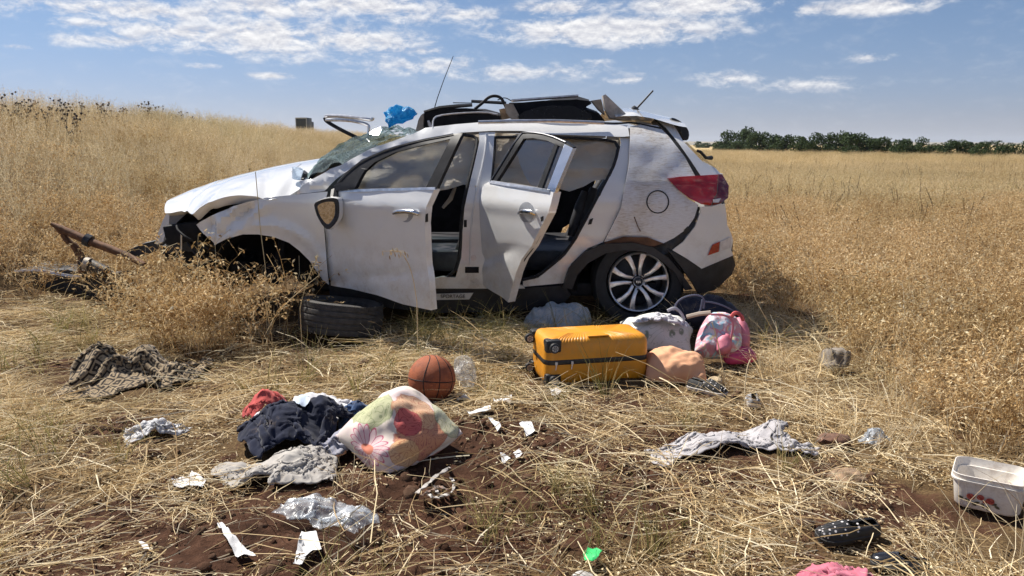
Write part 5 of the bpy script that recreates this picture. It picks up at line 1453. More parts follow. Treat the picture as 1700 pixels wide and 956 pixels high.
def puff(name, outline, base, tilt, thick, mat, parent=None, step=4, wr=.006, wscale=14, back=.8, sm=1, seed=1, power=.5, rim=26, crumple=0.0, flip=1):
    """a stuffed thing (pillow, bag) leaning on the ground: traced outline on its own tilted plane, swollen both ways"""
    o0 = G(*base); e = Vector((0, math.cos(R(tilt)), math.sin(R(tilt)))); n = Vector((0, -math.sin(R(tilt)), math.cos(R(tilt))))
    o0 = o0 + n * thick * .35 + Vector((0, 0, .012))
    poly = chaikin(outline, sm) if sm else outline
    bm = poly_grid(poly, step); bm.verts.ensure_lookup_table()
    bd = [v.is_boundary for v in bm.verts]
    xy = np.array([(v.co.x, v.co.y) for v in bm.verts]); pl = np.array(poly)
    A = pl; B = np.roll(pl, -1, 0); AB = B - A
    t = np.clip(((xy[:, None] - A) * AB).sum(-1) / ((AB ** 2).sum(-1) + 1e-9), 0, 1)
    dist = np.sqrt((((xy[:, None] - (A + AB * t[..., None])) ** 2).sum(-1)).min(1))
    h = np.clip(dist / rim, 0, 1); h = (1 - (1 - h) ** 2) ** power
    d = ray(xy[:, 0], xy[:, 1]); nn = np.array(n); o_ = np.array(o0) - np.array([0, 0, CAM_H])
    tt = (o_ @ nn) / (d @ nn); P = d * tt[:, None]; P[:, 2] += CAM_H
    nz = fbm(P[:, 0] * wscale, P[:, 1] * wscale, P[:, 2] * wscale, o=4, s=seed)
    rg = 1 - np.abs(fbm(P[:, 0] * wscale * .6, P[:, 1] * wscale * .6 + 3, P[:, 2] * wscale * .6, o=3, s=seed + 8)) * 2
    fr = P + nn * ((h * thick * .5) + (wr * nz + crumple * rg) * np.minimum(1, h * 1.6))[:, None]
    bk = P - nn * ((h * thick * .5 * back) + wr * nz * h)[:, None]
    gz = hz(fr[:, 0], fr[:, 1]); fr[:, 2] = np.maximum(fr[:, 2], gz + .006); bk[:, 2] = np.maximum(bk[:, 2], hz(bk[:, 0], bk[:, 1]) + .004)
    k = len(xy); faces = [[v.index for v in f.verts] for f in bm.faces]; bm.free()
    m = np.arange(k) + k
    for i in range(k):
        if bd[i]: m[i] = i
    V = np.concatenate([fr, bk])
    ob = mesh_obj(name, V, [f[::-1] for f in faces] + [[int(m[i]) for i in f] for f in faces], mat, parent, True, 0)
    lo, hi = pl.min(0), pl.max(0); uv = (xy - lo) / (hi - lo); uv[:, 1] = 1 - uv[:, 1]
    with_uv(ob, np.concatenate([uv, uv]))
    return ob
def cloth_mat(name, c1, c2=None, rough=.9, trans=.12, weave=260, fold=.0, scale=6):
    if name in MATS: return MATS[name]
    b = MB(name); p = b.coord('UV'); q = b.pos()
    col = b.mix(b.mr(b.noise(q, scale, 5, .6), .35, .65), c1, c2 or tuple(x * .8 for x in c1))
    dust = b.mr(b.noise(q, 11, 4, .7), .55, .75, 0, .3)
    col = b.mix(dust, col, (.33, .24, .15))
    b.set(Base_Color=col, Roughness=rough, Specular_IOR_Level=.2, Sheen_Weight=.15)
    b.bump(b.noise(q, weave, 2, .5), .3, .002)
    if trans: b.translucent(col, trans)
    MATS[name] = b.m
    return b.m
def plastic_film(name, tint=(.93, .95, .97), haze=.22, col=(.85, .87, .9)):
    if name in MATS: return MATS[name]
    g = MB(name); N, L = g.N, g.L
    tr = N.new('ShaderNodeBsdfTransparent'); tr.inputs[0].default_value = (*tint, 1)
    gl = N.new('ShaderNodeBsdfGlossy'); gl.inputs['Roughness'].default_value = .2; gl.inputs[0].default_value = (.75, .75, .75, 1)
    df = N.new('ShaderNodeBsdfDiffuse'); df.inputs[0].default_value = (*col, 1)
    tl = N.new('ShaderNodeBsdfTranslucent'); tl.inputs[0].default_value = (*col, 1)
    p = g.pos(); bp = N.new('ShaderNodeBump'); bp.inputs['Strength'].default_value = .6; bp.inputs['Distance'].default_value = .008
    L.new(g.noise(p, 38, 5, .6, .8), bp.inputs['Height']); L.new(bp.outputs[0], gl.inputs['Normal'])
    lw = N.new('ShaderNodeLayerWeight'); lw.inputs[0].default_value = .5; ff = g.math('ADD', .03, g.math('MULTIPLY', g.math('POWER', lw.outputs['Facing'], 3.0), .22))
    m0 = N.new('ShaderNodeMixShader'); m0.inputs[0].default_value = .5; L.new(df.outputs[0], m0.inputs[1]); L.new(tl.outputs[0], m0.inputs[2])
    m1 = N.new('ShaderNodeMixShader'); L.new(g.mr(g.noise(p, 16, 5, .65), .3, .7, haze * .5, haze * 1.6), m1.inputs[0]); L.new(tr.outputs[0], m1.inputs[1]); L.new(m0.outputs[0], m1.inputs[2])
    m2 = N.new('ShaderNodeMixShader'); L.new(ff, m2.inputs[0]); L.new(m1.outputs[0], m2.inputs[1]); L.new(gl.outputs[0], m2.inputs[2])
    L.new(m2.outputs[0], g.out.inputs['Surface']); MATS[name] = g.m
    return g.m
def crinkle_film(name, c1, c2, trans=.4, rough=.32):
    b = MB(name); p = b.pos()
    v = b.noise(p, 22, 6, .62, 1.4); col = b.mix(b.mr(v, .35, .65), c1, c2)
    b.set(Base_Color=col, Roughness=rough, Specular_IOR_Level=.6); b.bump(b.math('ADD', v, b.math('MULTIPLY', b.noise(p, 60, 4, .6, .8), .4)), 1.0, .02); b.translucent(col, trans)
    return b.m
def stone(name, px, py, s, col, label, cat='stone', seed=0, flat=.6):
    g = G(px, py); bm = bmesh.new(); bmesh.ops.create_icosphere(bm, subdivisions=3, radius=1)
    for v in bm.verts:
        c = v.co; d = 1 + .22 * float(fbm(c.x * 1.5 + seed * 7, c.y * 1.5, c.z * 1.5, o=4, s=seed))
        v.co = Vector((c.x * d * s[0], c.y * d * s[1], c.z * d * s[2]))
    o = bm_obj(name, bm, simple('stone_%s' % seed, col, .95, .4, 30, bump=.6, bscale=90)); o.location = (g.x, g.y + s[1] * .5, float(hz(g.x, g.y)) + s[2] * .45); o.rotation_euler = (0, 0, seed)
    excl(px, py, s[0], s[1], s[1] * .5)
    return tag(o, label, cat)
def scrap(name, pts, mat, label, lift=.012, curl=.02, seed=0, cat='paper', step=5):
    """a torn scrap of paper lying on the straw"""
    bm = poly_grid(pts, step)
    xs = np.array([(v.co.x, v.co.y) for v in bm.verts]); k = len(xs)
    P = np.array([G(a, b, .02) for a, b in xs]); c = P.mean(0)
    P[:, 2] = hz(P[:, 0], P[:, 1]) + lift + .012 + curl * (1 + fbm(P[:, 0] * 22, P[:, 1] * 22, o=2, s=seed)) * .5
    f = [[v.index for v in q.verts] for q in bm.faces]; bm.free()
    V = np.concatenate([P, P - [0, 0, .0012]])
    o = mesh_obj(name, V, [q[::-1] for q in f] + [[i + k for i in q] for q in f], mat, None, True, 0)
    return tag(o, label, cat)

def build_suitcase():
    A = G(905, 642); Bp = G(1077, 630.5); yaw = math.atan2(Bp.y - A.y, Bp.x - A.x); Lc = (Bp - A).length
    W, H = .32, .272
    t = empty('suitcase', (A.x, A.y, float(hz(A.x, A.y)) + .008), 'mustard yellow hard suitcase lying flat with black zip band and corner wheels', 'suitcase')
    t.rotation_euler = (0, R(0.0), yaw)
    bpy.context.view_layer.update()
    b = MB('suitcase_yellow'); p = b.coord('Object')
    d = b.math('MAXIMUM', b.mr(b.noise(p, 14, 6, .7), .48, .78, 0, .5), b.mr(b.noise(b.mapping(p, (4, 4, 60), rot=(0, .5, 0)), 3, 5, .7), .60, .72, 0, .55))
    b.set(Base_Color=b.mix(d, b.mix(b.mr(b.noise(p, 5, 3), .4, .6), (.72, .30, .018), (.66, .265, .014)), (.36, .22, .08)), Roughness=.42, Coat_Weight=.12, Coat_Roughness=.3)
    b.bump(b.noise(p, 380, 2, .5), .25, .002)
    Y_, K = b.m, simple('suitcase_black', (.018, .018, .019), .5, .3, 20)
    def rrect(x0, x1, y0, y1, r, n=6):
        pts = []
        for cx, cy, a0 in ((x1 - r, y1 - r, 0), (x0 + r, y1 - r, 90), (x0 + r, y0 + r, 180), (x1 - r, y0 + r, 270)):
            for i in range(n + 1): a = R(a0 + 90 * i / n); pts.append((cx + r * math.cos(a), cy + r * math.sin(a)))
        return pts
    def shell(z0, z1, up, name):
        """half shell, its wall and shoulder fluted like a ribbed case"""
        ring = []
        base = rrect(0, Lc, 0, W, .05, 7)
        # densify so that flutes show
        dn = []
        for i in range(len(base)):
            a, c = Vector((*base[i], 0)), Vector((*base[(i + 1) % len(base)], 0)); k = max(1, int((c - a).length / .006))
            for q in range(k): dn.append(a.lerp(c, q / k))
        vs, fs = [], []
        prof = [(0, 0), (.0, .25), (.0, .55), (.003, .74), (.012, .88), (.026, .965), (.045, 1.0), (.075, 1.0), (.13, 1.0)]
        cx, cy = Lc / 2, W / 2
        for (ins, hh) in prof:
            for p_ in dn:
                x = p_.x; y = p_.y
                sx = (x - cx) / (Lc / 2); sy = (y - cy) / (W / 2)
                q = Vector((cx + (x - cx) * (1 - ins / (Lc / 2)), cy + (y - cy) * (1 - ins / (W / 2)), z0 + (z1 - z0) * hh))
                if abs(sy) > .99 and hh > .6:
                    fl = .5 + .5 * math.cos(x / .0175 * 2 * PI)
                    fl *= 1.0 if (hh > .7) else .3
                    if .40 < x / Lc < .62 and hh > .8: fl = .15
                    q.z -= (1 if up else -1) * .0035 * fl * (hh > .8); q.y += (-1 if sy > 0 else 1) * .0032 * fl
                vs.append(q)
        k = len(dn)
        for i in range(len(prof) - 1):
            for j in range(k): fs.append((i * k + j, i * k + (j + 1) % k, (i + 1) * k + (j + 1) % k, (i + 1) * k + j))
        fs.append(tuple((len(prof) - 1) * k + j for j in range(k)))
        g = Geo(); g.v = [tuple(v) for v in vs]; g.f = fs
        o = g.obj(name, Y_, None, True, 50); o.parent = t
        return o
    zb = .140
    up = shell(zb + .014, H, True, 'shell'); lo = shell(zb - .014, .0, False, 'shell')
    # raised name panel on the shoulder
    g = Geo(); g.box((Lc * .51, .030, H + .0015), (Lc * .20, .026, .006)); o = g.obj('name_panel', Y_, None, bevel=.002); o.parent = up
    g = Geo(); base = rrect(.003, Lc - .003, .003, W - .003, .05, 7)
    vs, fs = [], []
    for (q, z) in ((0, zb - .016), (1, zb - .011), (1, zb + .011), (0, zb + .016)):
        for (x, y) in base:
            dx, dy = x - Lc / 2, y - W / 2; s = 1 + q * .016; vs.append((Lc / 2 + dx * (1 + q * .012), W / 2 + dy * (1 + q * .018), z))
    k = len(base)
    for i in range(3):
        for j in range(k): fs.append((i * k + j, i * k + (j + 1) % k, (i + 1) * k + (j + 1) % k, (i + 1) * k + j))
    g.v = vs; g.f = fs; o = g.obj('zip_band', K, None); o.parent = t
    for x in (.060, .150):
        g = Geo(); g.box((x, -.009, zb - .002), (.012, .008, .016)); g.tube([(x, -.010, zb - .006), (x - .002, -.012, zb - .022), (x - .004, -.009, zb - .038)], .0028, 6); o = g.obj('zip_pull', MATS['clearlens'], None); o.parent = t
    for (y, z, near) in ((.035, H - .045, 1), (.035, .045, 1), (W - .04, H - .05, 0), (W - .04, .05, 0)):
        sgn = 1 if z > zb else -1
        g = Geo(); yy = .034 if near else W - .034
        g.box((.047 if near else .030, yy - (.004 if near else -.004), z + sgn * .004), (.088, .072, .072)); o = g.obj('wheel_housing', K, None, bevel=.012); o.parent = t
        wx, wy = (.046, -.020) if near else (-.028, W - .07)
        w = Geo().lathe([(.012, -.012), (.019, -.015), (.027, -.011), (.028, 0), (.027, .011), (.019, .015), (.012, .012)], 24, 'Y', (wx, wy, z)).obj('wheel', K, None); w.parent = t
        q = Geo().lathe([(.001, -.013), (.014, -.014), (.018, -.0155), (.019, -.012)], 20, 'Y', (wx, wy, z)).obj('wheel_disc', simple('suitcase_wheel_grey', (.42, .42, .43), .4), None); q.parent = w
        for k in range(6):
            a = k * PI / 3; q2 = Geo().box((wx + .010 * math.cos(a), wy - .0145, z + .010 * math.sin(a)), (.012, .003, .003), Euler((0, -a, 0)).to_matrix()).obj('spoke', K, None); q2.parent = w
        f = Geo().tube([(wx + .03, wy + .016, z), (wx, wy + .016, z)], .017, 8).obj('wheel_fork', K, None); f.parent = t
    EXCL.append((A.x + .25, A.y + .16, .42, .28))
def build_ball():
    c = G(717, 629, .12); c.z = .122; r = .121
    t = empty('basketball', (c.x, c.y, 0), 'orange brown basketball resting on the straw', 'ball')
    b = MB('basketball_leather'); p = b.coord('Object')
    b.set(Base_Color=b.mix(b.mr(b.noise(p, 16, 6, .75), .56, .72, 0, .55), b.mix(b.mr(b.noise(p, 22, 5, .7), .40, .66), (.36, .105, .045), (.26, .080, .04)), (.34, .22, .14)), Roughness=.72, Specular_IOR_Level=.3)
    b.bump(b.voronoi(p, 420), .5, .002)
    Geo().lathe([(max(.0005, r * math.sin(a)), -r * math.cos(a)) for a in np.linspace(0, PI, 41)], 72, c=c).obj('panel_skin', b.m, t)
    rot = Euler((R(-6), R(8), R(24))).to_matrix()
    K = simple('basketball_seam', (.02, .012, .010), .8)
    def seam(fn):
        Geo().tube([c + rot @ (Vector(fn(a)).normalized() * (r - .0008)) for a in np.linspace(0, 2 * PI, 97)[:-1]], .0028, 6, closed=True).obj('seam', K, t)
    seam(lambda a: (math.cos(a), math.sin(a), -.55 * 0))
    seam(lambda a: (0, math.cos(a), math.sin(a)))
    for s in (-1, 1): seam(lambda a: (s * (.52 + .30 * math.cos(2 * a)), math.cos(a), math.sin(a)))
    excl(717, 660, .13, .12, .1)
def build_tub():
    A = G(1577, 849); Bq = G(1684, 873); yaw = math.atan2(Bq.y - A.y, Bq.x - A.x); L = (Bq - A).length + .02; W, H = .21, .126
    t = empty('food_tub', (A.x, A.y, .012), 'open white plastic tub printed with red roses at the right edge', 'tub'); t.rotation_euler = (R(-2), 0, yaw); t.location.z = float(hz(A.x, A.y)) + .014
    bpy.context.view_layer.update()
    b = MB('tub_plastic'); p = b.coord('Object'); z = b.sepz(p)
    dirt = b.mr(b.noise(p, 30, 6, .75), .46, .7, 0, .6)
    dirt = b.math('MULTIPLY', dirt, .85)
    b.set(Base_Color=b.mix(dirt, (.82, .77, .70), (.42, .33, .26)), Roughness=.4); b.translucent((.80, .73, .65), .12)
    def ring(ins, z, r=.045, n=7):
        x0, x1, y0, y1 = ins, L - ins, ins, W - ins; o = []
        for cx, cy, a0 in ((x1 - r, y1 - r, 0), (x0 + r, y1 - r, 90), (x0 + r, y0 + r, 180), (x1 - r, y0 + r, 270)):
            for i in range(n + 1): a = R(a0 + 90 * i / n); o.append((cx + r * math.cos(a), cy + r * math.sin(a), z))
        return o
    rings = [ring(.022, .0), ring(.010, .004), ring(.006, .012), ring(-.004, H * .80), ring(-.010, H * .81), ring(-.011, H * .86), ring(-.006, H * .87), ring(-.008, H - .004), ring(-.009, H), ring(-.006, H + .001), ring(-.005, H * .9), ring(.0, H * .78), ring(.004, H * .77), ring(.012, .016), ring(.022, .006)]
    k = len(rings[0]); g = Geo(); g.v = [p_ for r in rings for p_ in r]
    g.f = [(i * k + j, i * k + (j + 1) % k, (i + 1) * k + (j + 1) % k, (i + 1) * k + j) for i in range(len(rings) - 1) for j in range(k)] + [tuple(range(k))[::-1], tuple((len(rings) - 1) * k + j for j in range(k))]
    o = g.obj('tub_body', b.m, None, True, 45); o.parent = t
    # printed roses: petals and leaves as thin flat decals following the front wall
    def wall(u, v): return Vector((u, .0045 - v * .10 - .0022, v))
    red = [simple('rose_red_%d' % i, c, .5) for i, c in enumerate(((.42, .06, .045), (.52, .115, .085), (.30, .035, .03)))]; gr = simple('rose_leaf', (.085, .075, .045), .5)
    rr = random.Random(4)
    def petal(cx, cz, r, a, w, mat, lay, name, par):
        pts = []
        for q in range(10):
            an = q / 10 * 2 * PI; x = r * math.cos(an); zz = w * math.sin(an)
            u = cx + x * math.cos(a) - zz * math.sin(a); v = cz + x * math.sin(a) + zz * math.cos(a)
            pp = wall(u, v); pp.y -= .0004 * lay; pts.append(pp)
        ob = mesh_obj(name, pts + [p_ + Vector((0, .0003, 0)) for p_ in pts], [tuple(range(10)), tuple(range(10, 20))[::-1]], mat, None, False); ob.parent = par
    pr = empty('rose_print', (0, 0, 0)); pr.parent = t
    u0 = .058
    for (x, z, a) in ((u0 - .030, .043, 2.9), (u0 + .012, .026, -.6), (u0 + .020, .033, .4), (u0 + .040, .027, -1.2), (u0 + .055, .022, -1.7), (u0 + .082, .031, -.5), (u0 + .072, .040, .2), (u0 - .008, .036, 2.6)):
        petal(x, z, .0095, a, .0045, gr, 1, 'leaf', pr)
    for (x, z, r) in ((u0, .052, .0135), (u0 + .030, .056, .0120), (u0 + .060, .049, .0135), (u0 + .044, .043, .007)):
        petal(x, z, r, 0, r * .88, red[1], 2, 'petal', pr)
        for q in range(6): a = q * PI / 3 + rr.random(); petal(x + r * .5 * math.cos(a), z + r * .5 * math.sin(a), r * .5, a + 1.2, r * .26, red[q % 3], 3 + q % 2, 'petal', pr)
        petal(x, z, r * .28, .4, r * .2, red[2], 6, 'petal', pr)
    EXCL.append((A.x + .10, A.y + .0, .30, .30)); EXCL.append((A.x + .06, A.y - .24, .26, .22))

def shoe(name, pos, rz, L, wd, h, mat, sole, label, cat, dots=None, parent=None, heel=.6, tilt=0.0):
    """lofted shoe: sole, upper with an opening, toe to heel along +x"""
    t = empty(name, (0, 0, 0), label, cat)
    S = [(-.50, .55, heel * .7), (-.44, .82, heel), (-.30, .92, heel * .98), (-.12, .90, heel * .86), (.05, .95, .72), (.22, 1.0, .58), (.36, .92, .46), (.46, .66, .36), (.50, .34, .25)]
    n = 14; vs, fs = [], []
    for (x, w, hh) in S:
        for j in range(n + 1):
            a = PI * j / n; y = math.cos(a); z = math.sin(a) ** .75
            op = 1.0
            if x < .02 and z > .86: op = .80
            vs.append((x * L, y * w * wd * .5 * (1 - .18 * z), .014 + z * hh * h * op))
    for i in range(len(S) - 1):
        for j in range(n):
            if S[i][0] < -.05 and S[i][0] >= -.44 and 5 <= j <= n - 6: continue
            fs.append((i * (n + 1) + j, (i + 1) * (n + 1) + j, (i + 1) * (n + 1) + j + 1, i * (n + 1) + j + 1))
    fs.append(tuple(range(n + 1))); fs.append(tuple((len(S) - 1) * (n + 1) + j for j in range(n + 1))[::-1])
    g = Geo(); g.v = vs; g.f = fs; o = g.obj('upper', mat, None, True, 60); o.parent = t
    vs = []
    for (z, s) in ((.0, .96), (.0, 1.0), (.016, 1.05), (.018, .96)):
        for (x, w, hh) in S: vs.append((x * L * (1.02 if s > 1 else 1), w * wd * .5 * s * 1.04, z))
        for (x, w, hh) in S[::-1]: vs.append((x * L * (1.02 if s > 1 else 1), -w * wd * .5 * s * 1.04, z))
    k = 2 * len(S); fs = [(i * k + j, i * k + (j + 1) % k, (i + 1) * k + (j + 1) % k, (i + 1) * k + j) for i in range(3) for j in range(k)] + [tuple(range(k))[::-1], tuple(3 * k + j for j in range(k))]
    g = Geo(); g.v = vs; g.f = fs; q = g.obj('sole', sole, None, True, 40); q.parent = t
    if dots:
        rr = random.Random(9)
        for (i, j) in [(a, b) for a in range(3, 8) for b in (2, 4, 6, 8, 10, 12)]:
            p = Vector(o.data.vertices[0].co) if False else None
            x0, w0, h0 = S[i]; f = rr.uniform(0, .8); x1, w1, h1 = S[min(i + 1, 8)]
            a = PI * (j + (.5 if i % 2 else 0)) / n
            xx = x0 + (x1 - x0) * f; ww = w0 + (w1 - w0) * f; hh = h0 + (h1 - h0) * f; z = math.sin(a) ** .75
            c = Vector((xx * L, math.cos(a) * ww * wd * .5 * (1 - .18 * z), .014 + z * hh * h)); nn = Vector((.15, math.cos(a), math.sin(a))).normalized(); s = nn.orthogonal().normalized(); u = nn.cross(s)
            r = dots * rr.uniform(.7, 1.15)
            d = mesh_obj('white_dot', [c + nn * .0015 + (s * math.cos(b) + u * math.sin(b)) * r for b in np.linspace(0, 2 * PI, 8)[:-1]] + [c + nn * .0005], [tuple(range(7))], MATS['clearlens'], None, False); d.parent = t
    t.location = (pos.x, pos.y, float(hz(pos.x, pos.y)) + .012); t.rotation_euler = (tilt, 0, rz)
    EXCL.append((pos.x, pos.y, L * .36, L * .25))
    return t

def build_items():
    paper = simple('white_paper', (.66, .655, .65), .85, .14, 26, bump=.12, bscale=45)
    film = plastic_film('clear_film')
    build_suitcase(); build_ball(); build_tub()
    # ---- left: patterned rug, tissue
    b = MB('patterned_rug'); uv = b.mapping(b.coord('UV'), (16, 13, 1)); 
    fx = b.math('ABSOLUTE', b.math('SUBTRACT', b.math('FRACT', b.sepz(uv, 0)), .5)); fy = b.math('ABSOLUTE', b.math('SUBTRACT', b.math('FRACT', b.sepz(uv, 1)), .5))
    s = b.math('ADD', fx, fy)
    star = b.math('MINIMUM', fx, fy)
    line = b.math('PINGPONG', b.math('MULTIPLY', s, 5.0), 1.0)
    m = b.mr(line, .42, .55)
    m = b.math('MAXIMUM', m, b.math('MULTIPLY', b.mr(star, .0, .05, 1, 0), b.mr(s, .3, .32, 1, 0)))
    m = b.math('MULTIPLY', m, b.mr(b.noise(b.pos(), 60, 3), .3, .5, .55, 1))
    b.set(Base_Color=b.mix(m, (.030, .022, .016), (.33, .25, .155)), Roughness=.95, Specular_IOR_Level=.1, Sheen_Weight=.2); b.bump(b.noise(b.pos(), 320, 2), .4, .004)
    g = G(205, 650)
    tag(cloth('rug', 1.35, 1.05, (.68, .52), (g.x - .11, g.y + .26), R(10), b.m, 84, 3, 150, [(-.16, .06, .13, .18), (.06, .14, .10, .15), (.26, -.02, .08, .08), (-.02, -.10, .08, .06)], .006, fold=1.5, soft=.4), 'crumpled cream and black diamond-patterned rug in the straw on the left', 'rug')
    EXCL.append((g.x - .11, g.y + .25, .52, .38))
    g = G(255, 728); tag(cloth('plastic_bag', .34, .26, (.66, .55), (g.x, g.y + .05), .4, crinkle_film('white_film', (.74, .74, .76), (.86, .86, .88), .3, .5), 34, 14, 120, [(0, 0, .07, .055)], .0015), 'crumpled white plastic bag alone in straw left of the clothes', 'bag')
    excl(255, 725, .13, .09)
    # ---- clothes heap
    sp = lambda px, py: (G(px, py).x, G(px, py).y)
    x, y = sp(520, 695); tag(cloth('white_garment', .52, .36, (.75, .6), (x, y), R(-8), cloth_mat('white_cotton', (.74, .73, .74), (.66, .65, .68)), 48, 21, 120, [(0, 0, .16, .10)]), 'white garment under the navy cloth in the clothes heap', 'clothing')
    x, y = sp(446, 702); tag(cloth('coral_cloth', .34, .26, (.62, .55), (x, y), R(20), cloth_mat('coral_cotton', (.62, .115, .10), (.52, .085, .08)), 32, 22, 110, [(0, 0, .10, .155)]), 'coral red cloth at the back left of the clothes heap', 'clothing')
    x, y = sp(430, 722); tag(cloth('white_scarf', .25, .16, (.6, .6), (x, y), R(70), cloth_mat('white_cotton', (.74, .73, .74)), 24, 23, 90, [(0, 0, .05, .09)]), 'small white cloth edge below the coral cloth', 'clothing')
    x, y = sp(490, 738); tag(cloth('navy_garment', .74, .56, (.60, .58), (x, y + .02), R(8), cloth_mat('navy_cotton', (.014, .018, .040), (.010, .013, .028), .95, .0), 72, 24, 150, [(-.05, .02, .17, .17), (.10, .08, .12, .16)], .005), 'dark navy garment draped across the middle of the clothes heap', 'clothing')
    x, y = sp(592, 706); tag(cloth('denim_piece', .30, .26, (.55, .55), (x, y), R(30), cloth_mat('blue_denim', (.055, .11, .24), (.03, .055, .12), .9, 0, scale=14), 30, 25, 100, [(0, 0, .08, .10)], .005), 'crumpled blue denim beside the floral pillow', 'clothing')
    x, y = sp(567, 748); tag(cloth('grey_shirt', .34, .26, (.55, .5), (x, y), R(60), cloth_mat('lilac_grey_cotton', (.40, .40, .46), (.30, .30, .37)), 32, 26, 110, [(0, 0, .08, .07)]), 'pale grey shirt between the trousers and the pillow', 'clothing')
    x, y = sp(480, 783); tag(cloth('khaki_trousers', .62, .48, (.58, .52), (x, y), R(24), cloth_mat('khaki_cotton', (.47, .44, .40), (.38, .355, .33), .9, .08), 72, 27, 150, [(.02, .02, .12, .085), (-.12, -.02, .06, .05)], .004, fold=1.3, soft=.25), 'stone grey trousers bunched at the front of the clothes heap', 'clothing')
    EXCL.append((sp(490, 735)[0], sp(490, 735)[1], .36, .34)); EXCL.append((sp(480, 785)[0], sp(480, 785)[1], .22, .16))
    # floral pillow
    b = MB('floral_pillowcase'); uv = b.coord('UV')
    nz = b.noise(uv, 5, 4, .6, 1.2); base = b.mix(b.mr(b.noise(uv, 2.2, 3), .4, .6), (.72, .60, .58), (.74, .66, .56))
    def blob(cx, cy, rx, ry, wob=.35):
        q = b.mapping(uv, (1 / rx, 1 / ry, 0), (-cx / rx, -cy / ry, 0))
        ln = b.N.new('ShaderNodeVectorMath'); ln.operation = 'LENGTH'; b.L.new(q, ln.inputs[0])
        return b.math('ADD', ln.outputs['Value'], b.math('MULTIPLY', b.math('SUBTRACT', nz, .5), wob)), q
    col = base
    scroll = b.mr(b.math('ABSOLUTE', b.math('SUBTRACT', b.math('FRACT', b.math('MULTIPLY', b.noise(uv, 7, 2, .5, 1.2), 11)), .5)), .04, .15, 1, 0)
    for (cx, cy, rx, ry, c, lc) in ((.40, .72, .15, .26, (.45, .47, .27), (.22, .27, .12)), (.56, .22, .26, .20, (.62, .27, .14), (.42, .10, .07)), (.62, .42, .16, .16, (.70, .44, .26), (.5, .2, .12)), (.88, .25, .16, .22, (.58, .57, .40), (.30, .34, .17)), (.50, .36, .10, .10, (.58, .12, .12), (.4, .06, .07)), (.33, .18, .12, .12, (.66, .42, .22), (.45, .2, .1))):
        l, q = blob(cx, cy, rx, ry, .7); inside = b.mr(l, .95, 1.0, 1, 0)
        col = b.mix(b.math('MULTIPLY', inside, .9), col, b.mix(scroll, c, lc)); col = b.mix(b.math('MULTIPLY', b.mr(b.math('ABSOLUTE', b.math('SUBTRACT', l, .98)), 0, .05, 1, 0), .7), col, lc)
    l, q = blob(.17, .46, .145, .23, 0.0)
    ang = b.math('ARCTAN2', b.sepz(q, 1), b.sepz(q, 0)); pet = b.math('ABSOLUTE', b.math('SINE', b.math('MULTIPLY', ang, 8.5)))
    edge = b.math('ADD', .72, b.math('MULTIPLY', pet, .28)); inside = b.mr(b.math('SUBTRACT', l, edge), -.03, .03, 1, 0)
    petc = b.mix(b.mr(pet, .10, .32, 1, 0), (.74, .55, .55), (.48, .07, .17)); petc = b.mix(b.mr(l, .30, .36, 1, 0), petc, (.66, .24, .16))
    rimc = b.mr(b.math('ABSOLUTE', b.math('SUBTRACT', l, edge)), .0, .07, 1, 0)
    col = b.mix(inside, col, petc); col = b.mix(rimc, col, (.5, .09, .18))
    b.set(Base_Color=col, Roughness=.85, Specular_IOR_Level=.2); b.bump(b.noise(b.pos(), 240, 2, .5), .25, .002); b.translucent(col, .1)
    gp = G(662, 772)
    pw = pillow('pillow', .45, .43, .87, (gp.x - .01, gp.y + .10), R(45), R(30), .075, b.m, 64, 5, 150, .0005, flat=.4)
    tag(pw, 'torn floral pillow with pink flowers propped right of the clothes heap', 'pillow'); EXCL.append((G(660, 775).x, G(660, 775).y + .1, .27, .2))
    g0 = G(728, 806)
    st = empty('strap_sandal', (g0.x, g0.y, .0), 'thin white and brown straps of a small sandal below the floral pillow', 'sandal')
    for k, (pts, w) in enumerate((([(692, 818), (706, 806), (722, 790), (746, 776)], .014), ([(722, 806), (728, 822), (748, 820), (756, 802), (748, 792)], .012), ([(700, 822), (716, 812), (730, 806), (744, 812)], .012), ([(712, 820), (722, 826), (734, 824)], .016))):
        P = [G(a, c_, .035 + .02 * math.sin(i * 1.7 + k)) for i, (a, c_) in enumerate(chaikin(pts, 2, False))]
        g = Geo(); vs = []
        for i, p in enumerate(P):
            tn = (P[min(i + 1, len(P) - 1)] - P[max(i - 1, 0)]).normalized(); s = tn.cross(Vector((.2, -.5, .85))).normalized()
            vs += [p - s * w / 2, p + s * w / 2, p + s * w / 2 - Vector((0, 0, .003)), p - s * w / 2 - Vector((0, 0, .003))]
        fs = []
        for i in range(len(P) - 1):
            for j in range(4): fs.append((i * 4 + j, i * 4 + (j + 1) % 4, i * 4 + 4 + (j + 1) % 4, i * 4 + 4 + j))
        g.v = [tuple(v) for v in vs]; g.f = fs; g.obj('strap', cloth_mat('strap_white', (.66, .62, .58)) if k != 2 else cloth_mat('strap_brown', (.30, .20, .15)), st)
    # ---- clear plastic and scraps
    x, y = sp(535, 858); tag(cloth('plastic_sheet', .46, .24, (.80, .66), (x, y), R(-22), film, 46, 31, 110, [(.13, 0, .08, .07), (-.1, 0, .1, .03)], .001, fold=1.3), 'crumpled clear plastic sheet on bare soil in front of the trousers', 'plastic')
    EXCL.append((x, y, .22, .13))
    wp = puff('plastic_wrapper', [(752, 598), (762, 590), (780, 590), (790, 606), (791, 630), (784, 646), (766, 644), (756, 628)], (772, 648), 62, .05, film, step=3, wr=.022, wscale=22, rim=14, crumple=.030, seed=3); tag(wp, 'clear crumpled wrapper right behind the basketball', 'wrapper'); excl(772, 645, .09, .08, .06)
